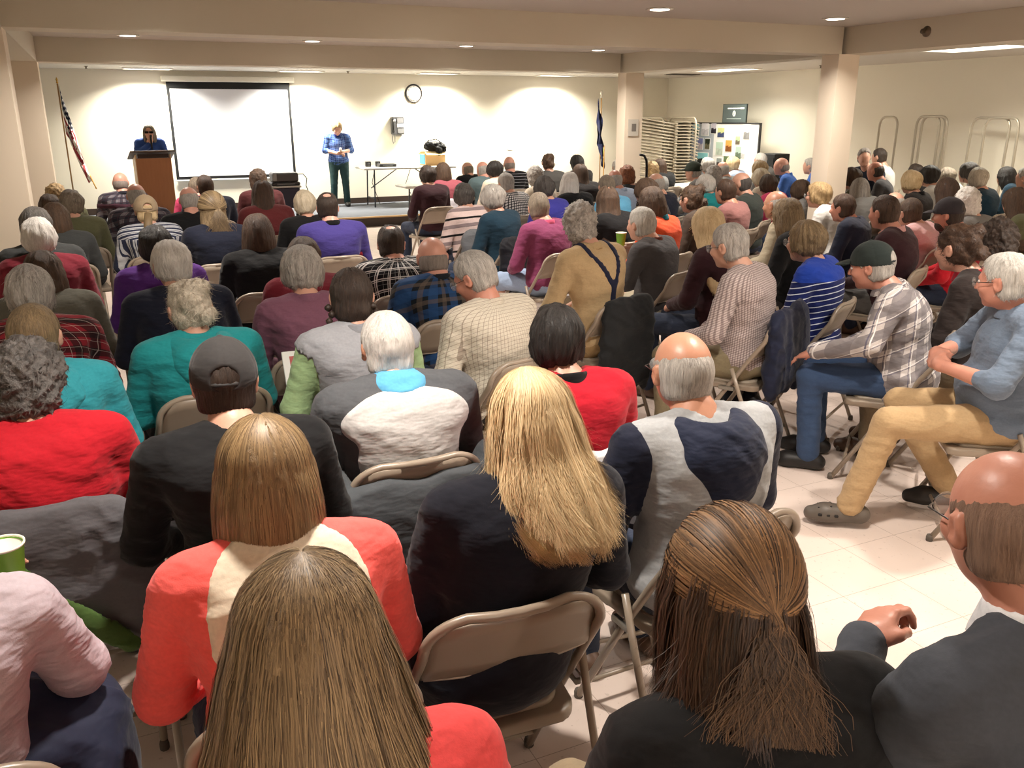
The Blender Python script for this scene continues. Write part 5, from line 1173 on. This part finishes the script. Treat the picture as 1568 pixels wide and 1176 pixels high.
# ------------------------------------------------------------------ flags
def flagmesh(W_, H_, spread, seed, nu=60, nv=40, sag=1.25, topw=.02):
    v = []; uv = []
    for j in range(nv+1):
        for i in range(nu+1):
            u, w_ = i/nu, j/nv; z = -(1-w_)*H_*.82-u*sag*(.55+.45*w_)-.12*u*(1-w_); env = min(1, u*3)
            x = topw+spread*u*(.35+.65*(1-w_*.55))+.035*env*math.sin(w_*15+u*4+seed); y = .05*env*math.sin(u*15+w_*7+seed)+.03*math.sin(w_*9+u*3)
            v.append((x, y, z)); uv.append((u, w_))
    f = [(j*(nu+1)+i, j*(nu+1)+i+1, (j+1)*(nu+1)+i+1, (j+1)*(nu+1)+i) for j in range(nv) for i in range(nu)]
    me = bpy.data.meshes.new('flag'); me.from_pydata(v, [], f); me.polygons.foreach_set('use_smooth', [True]*len(f)); l = me.uv_layers.new(name='UVMap')
    for p in me.polygons:
        for li in p.loop_indices: l.data[li].uv = uv[me.loops[li].vertex_index]
    me.update(); return me
def usflag():
    m, nt, b = nmat('us_flag_cloth'); uv = nt.nodes.new('ShaderNodeUVMap'); sp = nt.nodes.new('ShaderNodeSeparateXYZ'); L(nt, uv.outputs[0], sp.inputs[0]); u, v = sp.outputs[0], sp.outputs[1]
    st = math_n(nt, 'GREATER_THAN', math_n(nt, 'MODULO', math_n(nt, 'MULTIPLY', v, 13), 2.0), 1.0); base = mixc(nt, st, S((150, 28, 40)), S((228, 222, 214)))
    can_ = math_n(nt, 'MULTIPLY', math_n(nt, 'LESS_THAN', u, .42), math_n(nt, 'GREATER_THAN', v, .46))
    gx = math_n(nt, 'MULTIPLY', u, 6/.42); gy = math_n(nt, 'MULTIPLY', math_n(nt, 'SUBTRACT', v, .46), 9/.54); row = math_n(nt, 'FLOOR', gy); sh = math_n(nt, 'MULTIPLY', math_n(nt, 'MODULO', row, 2.0), .5)
    fx = math_n(nt, 'SUBTRACT', math_n(nt, 'FRACT', math_n(nt, 'ADD', gx, sh)), .5); fy = math_n(nt, 'SUBTRACT', math_n(nt, 'FRACT', gy), .5)
    d = math_n(nt, 'ADD', math_n(nt, 'MULTIPLY', fx, fx), math_n(nt, 'MULTIPLY', fy, fy)); star = math_n(nt, 'LESS_THAN', d, .075); cc = mixc(nt, star, S((22, 26, 52)), S((232, 230, 226)))
    L(nt, mixc(nt, can_, base, cc), b.inputs['Base Color']); b.inputs['Roughness'].default_value = .7; return m
t = empty('american_flag', (-.46, 16.75, SZ), 0, 'stars and stripes flag drooping on a pole at the stage left', 'flag')
MB().tube([(0, 0, .03), (0, 0, 2.20)], .012, 10).build('pole', woodmat('flag_pole_oak', S((150, 110, 60)), S((180, 140, 84))), t); MB().lathe([(.16, 0), (.16, .02), (.05, .05), (.02, .12), (.001, .12)], n=24).build('base', plain('brass', S((190, 150, 70)), .3, .9), t)
MB().lathe([(.001, 0), (.02, .01), (.01, .03), (.018, .06), (.001, .10)], (0, 0, 2.2), 12).build('finial', plain('brass', S((190, 150, 70)), .3, .9), t)
link('flag', flagmesh(1.5, .95, .27, 1, sag=1.25), usflag(), t, (0, -.02, 2.18)); 
fr = MB().tube([(.40, -.05, 2.18-1.50-.08*math.sin(3+k*.8)-k*.0) if False else (.20+.02*k, -.04, 1.0-.062*k) for k in range(4, 9)], .012, 6); fr.build('gold_fringe', plain('fringe_gold', S((224, 170, 84)), .6), t)
t = empty('blue_flag', (9.84, 16.8, 0), 0, 'furled navy blue flag with gold fringe on a pole right of the stage', 'flag')
MB().tube([(0, .0, .03), (0, 0, 2.22)], .012, 10).build('pole', woodmat('flag_pole_oak2', S((150, 110, 60)), S((180, 140, 84))), t); MB().lathe([(.16, 0), (.16, .02), (.05, .05), (.02, .12), (.001, .12)], n=24).build('base', plain('brass', S((190, 150, 70)), .3, .9), t)
MB().lathe([(.001, 0), (.03, .01), (.012, .04), (.035, .09), (.028, .13), (.001, .16)], (0, 0, 2.19), 12).build('eagle_finial', plain('silver_finial', S((226, 222, 212)), .3, .6), t)
link('flag', flagmesh(1.5, .9, .16, 4, sag=1.1, topw=-.09), fabric('navy_flag_cloth', S((22, 26, 56))), t, (0, -.03, 2.19)); MB().tube([(.03, -.10, 1.22), (.035, -.11, .92), (.03, -.10, .47)], .012, 6).build('gold_fringe', plain('fringe_gold', S((224, 170, 84)), .6), t)
# ------------------------------------------------------------------ notice on the far column, cane
o = MB().box((0, -.002, 0), (.17, .003, .22)).build('paper_notice', plain('paper_grey', S((206, 200, 188)), .8), None, (6.73, 10.615, 1.68)); tag(o, 'small grey paper notice on the far column', 'notice')
MB().box((.01, -.0045, .0), (.07, .002, .10)).build('printed_shape', plain('print_grey', S((120, 116, 110)), .8), o)
o = MB().tube([(0, 0, 0), (0, 0, 1.22), (-.01, 0, 1.30), (-.05, 0, 1.36), (-.11, 0, 1.37)], .016, 10).build('walking_cane', plain('cane_black', BLK, .4), None, (6.28, 9.55, 0)); tag(o, 'black crook-handled cane standing before the chair rack', 'cane')
# ------------------------------------------------------------------ rack of folded chairs
FCH = MB(); FCH.tube([Vector((-.22, -.40, 0)), Vector((-.22, .34, 0))]+list(arc((-.22, .36, 0), (-.22, .42, 0), (-.14, .43, 0), 4))+list(arc((.14, .43, 0), (.22, .42, 0), (.22, .36, 0), 4))+[Vector((.22, -.40, 0))], .012, 6); FCH.box((0, .30, 0), (.42, .20, .012)).box((0, -.02, .005), (.38, .38, .016)).tube([(-.24, -.42, -.006), (-.24, .15, -.006)], .011, 6).tube([(.24, -.42, -.006), (.24, .15, -.006)], .011, 6)
fme = FCH.mesh('folded_chair'); NUM = ['lowest', 'topmost']
def stack(cx, cy, rz, n, z0, dz, where):
    for k in range(n):
        o = link('folded_chair', fme, plain('folded_beige', S((196, 186, 166)), .45), None, (cx+rnd.uniform(-.008, .008), cy, z0+dz*k), (R(rnd.uniform(6, 9)), 0, rz))
        pos = 'topmost' if k == n-1 else 'lowest' if k == 0 else None
        tag(o, ('%s folded chair of the %s' % (pos, where)) if pos else 'folded beige chair lying in the middle of the %s' % where, 'folded chair', 'folded chairs in the %s' % where)
stack(10.38, 15.6, R(80), 24, .30, .062, 'left rack stack'); stack(10.98, 15.55, R(-10), 24, .30, .062, 'right rack stack')
RK = plain('rack_steel', S((190, 182, 166)), .35, .5)
def ucart(name, x, y, rz, hoops, label, h=1.80, L_=.9, base=True):
    t = empty(name, (x, y, 0), rz, label, 'cart', 'chair carts')
    if base:
        MB().box((0, 0, .14), (.5, L_, .03)).build('platform', RK, t)
        for q in (-1, 1):
            for r_ in (-1, 1): MB().lathe([(.001, -.015), (.05, -.015), (.05, .015), (.001, .015)], (q*.2, r_*(L_/2-.08), .05), 14, M=Matrix.Rotation(R(90), 4, 'Y')).build('caster', plain('wheel_black', BLK, .6), t)
    for (off, w_, lean) in hoops:
        p = [Vector((0, off-w_/2, .1))]+list(arc((lean*.9, off-w_/2, h-.16), (lean, off-w_/2, h), (lean, off-w_/2+.12, h), 6))+list(arc((lean, off+w_/2-.12, h), (lean, off+w_/2, h), (lean*.9, off+w_/2, h-.16), 6))+[Vector((0, off+w_/2, .1))]
        MB().tube(p, .019, 10).build('hoop', RK, t)
    return t
ucart('chair_rack', 10.7, 15.6, 0, [(-.55, .9, .0), (.55, .9, 0)], 'steel rack frame around the stacked folded chairs', 1.79, 1.4)
ucart('chair_cart', 11.55, 10.68, R(0), [(0, .36, .03)], 'narrow empty chair cart hoop, leftmost at the right wall', 1.80, .4)
ucart('chair_cart', 11.5, 9.82, R(0), [(.05, .42, .02), (-.02, .42, .06), (-.08, .46, .0)], 'three nested chair cart hoops in the middle of the right wall', 1.81, .6)
ucart('chair_cart', 11.5, 8.78, R(0), [(.05, .60, .05), (-.16, .52, .0)], 'wide pair of chair cart hoops, rightmost at the right wall', 1.79, .8)
# ------------------------------------------------------------------ photo display board
t = empty('display_board', (11.45, 14.65, 0), 0, 'tall white display board with pinned photographs and grey side panel', 'display board')
fr = plain('board_frame', S((50, 50, 52)), .5); yA, yB, zA, zB = -1.05, 1.10, .55, 1.68
MB().box((0, (yA+.33)/2, (zA+zB)/2), (.03, .33-yA, zB-zA)).build('white_panel', plain('board_white', S((234, 236, 234)), .7), t); MB().box((0, (yB+.33)/2, (zA+zB)/2), (.03, yB-.33, zB-zA)).build('grey_panel', plain('board_grey', S((168, 178, 188)), .7), t)
for (a, b_) in (((yA, zA), (yA, zB)), ((yB, zA), (yB, zB)), ((yA, zB), (yB, zB)), ((yA, zA), (yB, zA))): MB().box((0, (a[0]+b_[0])/2, (a[1]+b_[1])/2), (.045, abs(a[0]-b_[0])+.03, abs(a[1]-b_[1])+.03)).build('frame_bar', fr, t)
for q in (yA+.1, yB-.1): MB().tube([(0, q, 0), (0, q, zA)], .015, 8).build('leg', fr, t)
def photomat(i, a, b_):
    m, nt, bb = nmat('photo_print_%d' % i); x, y, z, v = obj_xyz(nt); f = noise(nt, v, 14, 4); L(nt, mixc(nt, math_n(nt, 'GREATER_THAN', math_n(nt, 'ADD', z, math_n(nt, 'MULTIPLY', math_n(nt, 'SUBTRACT', f, .5), .12)), .0), mixc(nt, f, a, tuple(c*.4 for c in a)), b_), bb.inputs['Base Color']); bb.inputs['Roughness'].default_value = .3; return m
PH = [(.93, 1.55, .18, .24, (62, 96, 60), (150, 214, 228), 'green field and pale sky photo'), (.62, 1.56, .26, .26, (236, 236, 244), (240, 240, 248), 'white text sheet on the grey panel'), (.34, 1.58, .18, .22, (60, 58, 70), (190, 186, 200), 'dark figure photo on the grey panel'),
      (.76, 1.27, .19, .24, (226, 214, 222), (120, 128, 178), 'violet landscape photo'), (.52, 1.27, .18, .22, (120, 116, 90), (40, 48, 34), 'dark tree photo'), (.66, .97, .40, .26, (36, 44, 44), (150, 220, 228), 'dark lake photo with turquoise sky'),
      (.10, 1.50, .24, .20, (70, 84, 130), (206, 214, 150), 'blue and yellow landscape photo'), (.12, 1.19, .25, .28, (206, 222, 206), (180, 206, 190), 'pale green map'), (-.17, 1.25, .22, .24, (150, 90, 40), (230, 160, 80), 'orange autumn photo'),
      (-.13, .95, .20, .22, (60, 80, 50), (96, 120, 84), 'green forest photo'), (.10, .92, .18, .18, (80, 70, 70), (140, 150, 150), 'small grey-green photo'), (-.44, 1.36, .15, .17, (120, 110, 90), (170, 190, 150), 'small green picture'),
      (-.48, 1.13, .19, .26, (110, 130, 110), (170, 190, 180), 'grey-green tall photo'), (-.69, 1.52, .20, .30, (150, 150, 150), (210, 210, 208), 'grey newspaper clipping'), (-.62, 1.12, .12, .2, (214, 214, 214), (226, 226, 226), 'pale text sheet')]
for i, (yy, zz, w_, h, a, b_, lb) in enumerate(PH):
    o = MB().box((0, 0, 0), (.004, w_, h)).build('pinned_photo', plain('print_border', S((236, 238, 232)), .5), None, (11.45-.02, 14.65+yy, zz)); tag(o, lb+' pinned to the display board', 'photo', 'pinned photographs'); MB().box((-.003, 0, 0), (.003, w_*.88, h*.9)).build('print', photomat(i, S(a), S(b_)), o)
t = empty('park_sign', (11.45, 14.38, 1.70), 0, 'dark green-grey sign with white emblem above the display board', 'sign')
MB().box((0, 0, .165), (.03, .70, .33)).build('panel', plain('sign_green', S((76, 88, 88)), .6), t); MB().box((.0, 0, .165), (.026, .73, .36)).build('edge', plain('sign_edge', S((40, 48, 46)), .6), t)
SW = plain('sign_white', S((226, 234, 232)), .6)
for (yy, w_) in ((.14, .13), (.0, .13), (-.12, .09), (-.235, .12)): MB().box((-.018, yy, .262), (.004, w_, .026 if yy > -.2 else .032)).build('title_line', SW, t)
MB().lathe([(.0001, 0), (.040, 0), (.040, .004), (.0001, .004)], n=20, M=Matrix.Diagonal((1, 1, 1, 1))).v
em = MB(); em.add([(-.018, .045*math.cos(a), .165+.055*math.sin(a)) for a in [k*math.pi/10 for k in range(20)]]+[(-.022, .045*math.cos(a), .165+.055*math.sin(a)) for a in [k*math.pi/10 for k in range(20)]], [tuple(range(20))[::-1], tuple(range(20, 40))]+[(k, (k+1) % 20, 20+(k+1) % 20, 20+k) for k in range(20)]); em.build('emblem', SW, t)
MB().box((-.023, 0, .165), (.003, .012, .07)).build('emblem_mark', plain('sign_green', S((76, 88, 88)), .6), t)
MB().box((-.018, 0, .068), (.004, .44, .010)).build('lower_line', plain('sign_soft_white', S((170, 184, 180)), .6), t)
o = MB().box((0, 0, .58), (.35, .45, 1.16), bev=.01).build('loudspeaker', plain('speaker_black', S((22, 24, 26)), .7), None, (11.3, 12.98, 0)); tag(o, 'tall black loudspeaker cabinet right of the photo board', 'speaker')
MB().box((-.178, 0, .62), (.01, .40, .95)).build('grille', plain('speaker_grille', S((30, 32, 34)), .9), o)

# ------------------------------------------------------------------ jackets over chairs
def local(i, p):
    bx, by, rz = POS[i]; return Vector((bx+p[0]*math.cos(rz)-p[1]*math.sin(rz), by+p[0]*math.sin(rz)+p[1]*math.cos(rz), p[2]))
def draped(i, name, label, col, prims, seed=1, amp=.03, f=13, cat='jacket', h=.009, kids=()):
    bx, by, rz = POS[i]; lo = [min(p[0][a]-max(p[1])-.05 for p in prims) for a in range(3)]; hi = [max(p[0][a]+max(p[1])+.05 for p in prims) for a in range(3)]
    s = SDF(*[axis(l, q, h) for l, q in zip(lo, hi)])
    for c, r in prims: s.ell(c, r, .035)
    me = to_mesh(name, *nets(s.ax, s.D)); wrinkle(me, amp*.7, seed, f)
    o = link(name, me, fabric(name+'_cloth_%d' % i, col, rough=.75, wr=.45), None, (bx, by, 0), (0, 0, rz)); tag(o, label, cat); return o
cb = lambda w_=.21, top=.80, bot=.45, x=0: [((x-w_*.5, -.245, top-.08), (w_*.62, .035, .10)), ((x+w_*.5, -.245, top-.08), (w_*.62, .035, .10)), ((x, -.25, (top+bot)/2), (w_, .035, (top-bot)/2)), ((x-w_*.8, -.235, (top+bot)/2), (.06, .045, (top-bot)/2)), ((x+w_*.8, -.235, (top+bot)/2), (.06, .045, (top-bot)/2))]
j = draped(10, 'draped_jacket', 'grey and green jacket hung over the chair of the person in bright red', S((98, 96, 100)), cb(.25, .83, .42)+[((.25, -.24, .55), (.07, .05, .2))], 2, .04)
s = SDF(axis(-.3, .3, .01), axis(-.34, -.2, .01), axis(.3, .85, .01)); s.cap((-.14, -.285, .72), (.2, -.29, .40), .035, .03, fl=(1, .35, 1)); s.ell((-.1, -.275, .58), (.11, .02, .13), .02)
me = to_mesh('green_lining', *nets(s.ax, s.D)); wrinkle(me, .02, 4, 22); tag(link('green_lining', me, fabric('green_lining_cloth', S((78, 104, 52))), j), 'green lining')
draped(33, 'draped_jacket', 'dark grey jacket behind the person with the white hood', S((70, 74, 78)), cb(.24, .74, .42)+[((-.27, -.17, .66), (.07, .10, .14)), ((.27, -.17, .66), (.07, .10, .14))], 5, .045)
draped(58, 'draped_jacket', 'black jacket hung on the chair of the person with suspenders', S((32, 34, 36)), cb(.2, .82, .22, .03), 6, .05)
draped(87, 'draped_jacket', 'navy jacket spread over the chair of the person in brown checks', S((24, 30, 52)), cb(.26, .84, .36, .06)+[((.3, -.24, .58), (.12, .05, .26))], 7, .045)
draped(48, 'draped_jacket', 'grey jacket with bright pink lining on the striped-sweater chair', S((110, 112, 116)), cb(.22, .82, .4), 8, .04)
tag(MB().box((0, 0, 0), (.22, .03, .07), bev=.012).build('pink_lining', fabric('pink_lining_cloth', S((206, 80, 160))), [q for q in C.objects if q.name.startswith('draped_jacket')][-1], (.06, -.255, .80)), 'bright pink lining')
draped(49, 'draped_jacket', 'black jacket on the chair of the person in dark teal', S((24, 24, 30)), cb(.24, .84, .4), 9, .03)
draped(119, 'draped_jacket', 'black jacket on the seat behind the grey-blue shirt', S((22, 24, 24)), [((.05, -.16, .50), (.2, .1, .07)), ((.14, -.26, .48), (.12, .05, .14))], 10, .03)
draped(35, 'draped_jacket', 'white and light blue jacket on the chair behind the red fleece', S((220, 222, 226)), cb(.2, .82, .55), 11, .04)
tag(MB().box((0, 0, 0), (.36, .012, .05), bev=.005).build('blue_stripe', fabric('light_blue_band', S((160, 184, 220))), [q for q in C.objects if q.name.startswith('draped_jacket')][-1], (0, -.292, .70)), 'light blue stripe')
draped(43, 'draped_jacket', 'pale grey coat hung left of the rose pink sweater', S((196, 192, 198)), cb(.16, .82, .25, -.12), 12, .03)
j = draped(9, 'draped_coat', 'shiny white coat with black buckle behind the turquoise jacket', S((206, 206, 208)), cb(.2, .82, .45, .02), 13, .05, cat='coat')
tag(MB().box((.1, -.295, .70), (.07, .012, .05), bev=.004).build('buckle', plain('buckle_black', BLK, .3), j), 'black buckle')
# empty chair with a grey sweater
bx, by, rz = POS[24]; ex, ey = bx-.62, by+.05
place_chair(ex, ey, R(5), 'beige folding chair left empty but for a grey sweater', True); POS[900] = (ex, ey, R(5))
draped(900, 'draped_sweater', 'light grey sweater over the empty chair beside the black sweater', S((150, 146, 142)), cb(.21, .86, .5), 14, .03, cat='sweater')
# booklet, cups
bp = local(29, (-.20, .30, .80)); o = MB().box((0, 0, 0), (.12, .012, .17), bev=.002).build('booklet', plain('booklet_white', S((236, 236, 230)), .5), None, bp, (R(-35), 0, POS[29][2])); tag(o, 'small white booklet with red and green pictures held in a hand', 'booklet')
MB().box((.01, -.0075, .035), (.08, .002, .05)).build('red_picture', plain('print_red', S((180, 70, 60)), .5), o); MB().box((.01, -.0075, -.025), (.08, .002, .05)).build('green_picture', plain('print_green', S((60, 140, 60)), .5), o)
def cup(loc, label, tilt=0):
    t = empty('paper_cup', loc, 0, label, 'cup', 'green paper cups'); t.rotation_euler = (tilt, 0, 0); MB().lathe([(.028, 0), (.030, .002), (.041, .098), (.043, .10), (.041, .102), (.039, .098), (.028, .01), (.001, .008)], n=26).build('wall', plain('cup_green', S((128, 190, 62)), .5), t)
    MB().lathe([(.040, .099), (.044, .099), (.044, .104), (.040, .104)], n=26).build('rim', plain('cup_rim', S((244, 244, 228)), .5), t); MB().lathe([(.001, .012), (.0285, .012), (.0395, .097), (.0385, .097), (.0275, .014), (.001, .014)], n=26).build('lining', plain('cup_rim', S((244, 244, 228)), .5), t)
P41 = dict(sex='f', w=1.0, tl=.97, lean=12, turn=5, nod=8, seed=41, armR=((.25, .10, .76), (.12, .27, .86)), armL=((-.25, .08, .76), (.04, .30, .86)), handR=((-.55, .6, .5), (.6, 0, .6), .7), handL=((.6, .6, .4), (-.5, .1, .7), .6), handres=1)
D = make_person(P41, 0); POS[41] = (-.42, 1.68, R(2)); J = D['J']; b = link('person', D['body'], skin('pale'), None, (POS[41][0], POS[41][1], 0), (0, 0, POS[41][2])); tag(b, 'person in pale pink-grey denim jacket holding the nearest green cup, left edge', 'person', 'seated audience')
link('jacket', D['top'], fabric('pale_pink_denim', S((188, 174, 182)), wr=.9), b); link('trousers', D['trousers'], fabric('trouser_cloth', PANTS[0]), b); link('hair', hair_mesh('bob', 0, 3), hairmat('brown'), b, J['head'], J['hR'].to_euler()); link('collar', collar_mesh(J, 0), fabric('pale_pink_denim', S((188, 174, 182)), wr=.9), b)
place_chair(POS[41][0], POS[41][1], R(2), 'beige folding chair under the person in pale pink denim', True)
cup(Vector((-.285, 1.92, .90)), 'green paper cup with white rim in the nearest left hand pair'); cup(local(68, (-.24, .18, .86)), 'green paper cup held up by the person in orange')
draped(41, 'folded_coat', 'dark navy coat lying over the lap at the lower left corner', S((30, 34, 56)), [((.12, .12, .64), (.2, .2, .07)), ((.26, .10, .54), (.08, .22, .14)), ((.05, -.0, .66), (.2, .1, .06))], 15, .05, cat='coat')
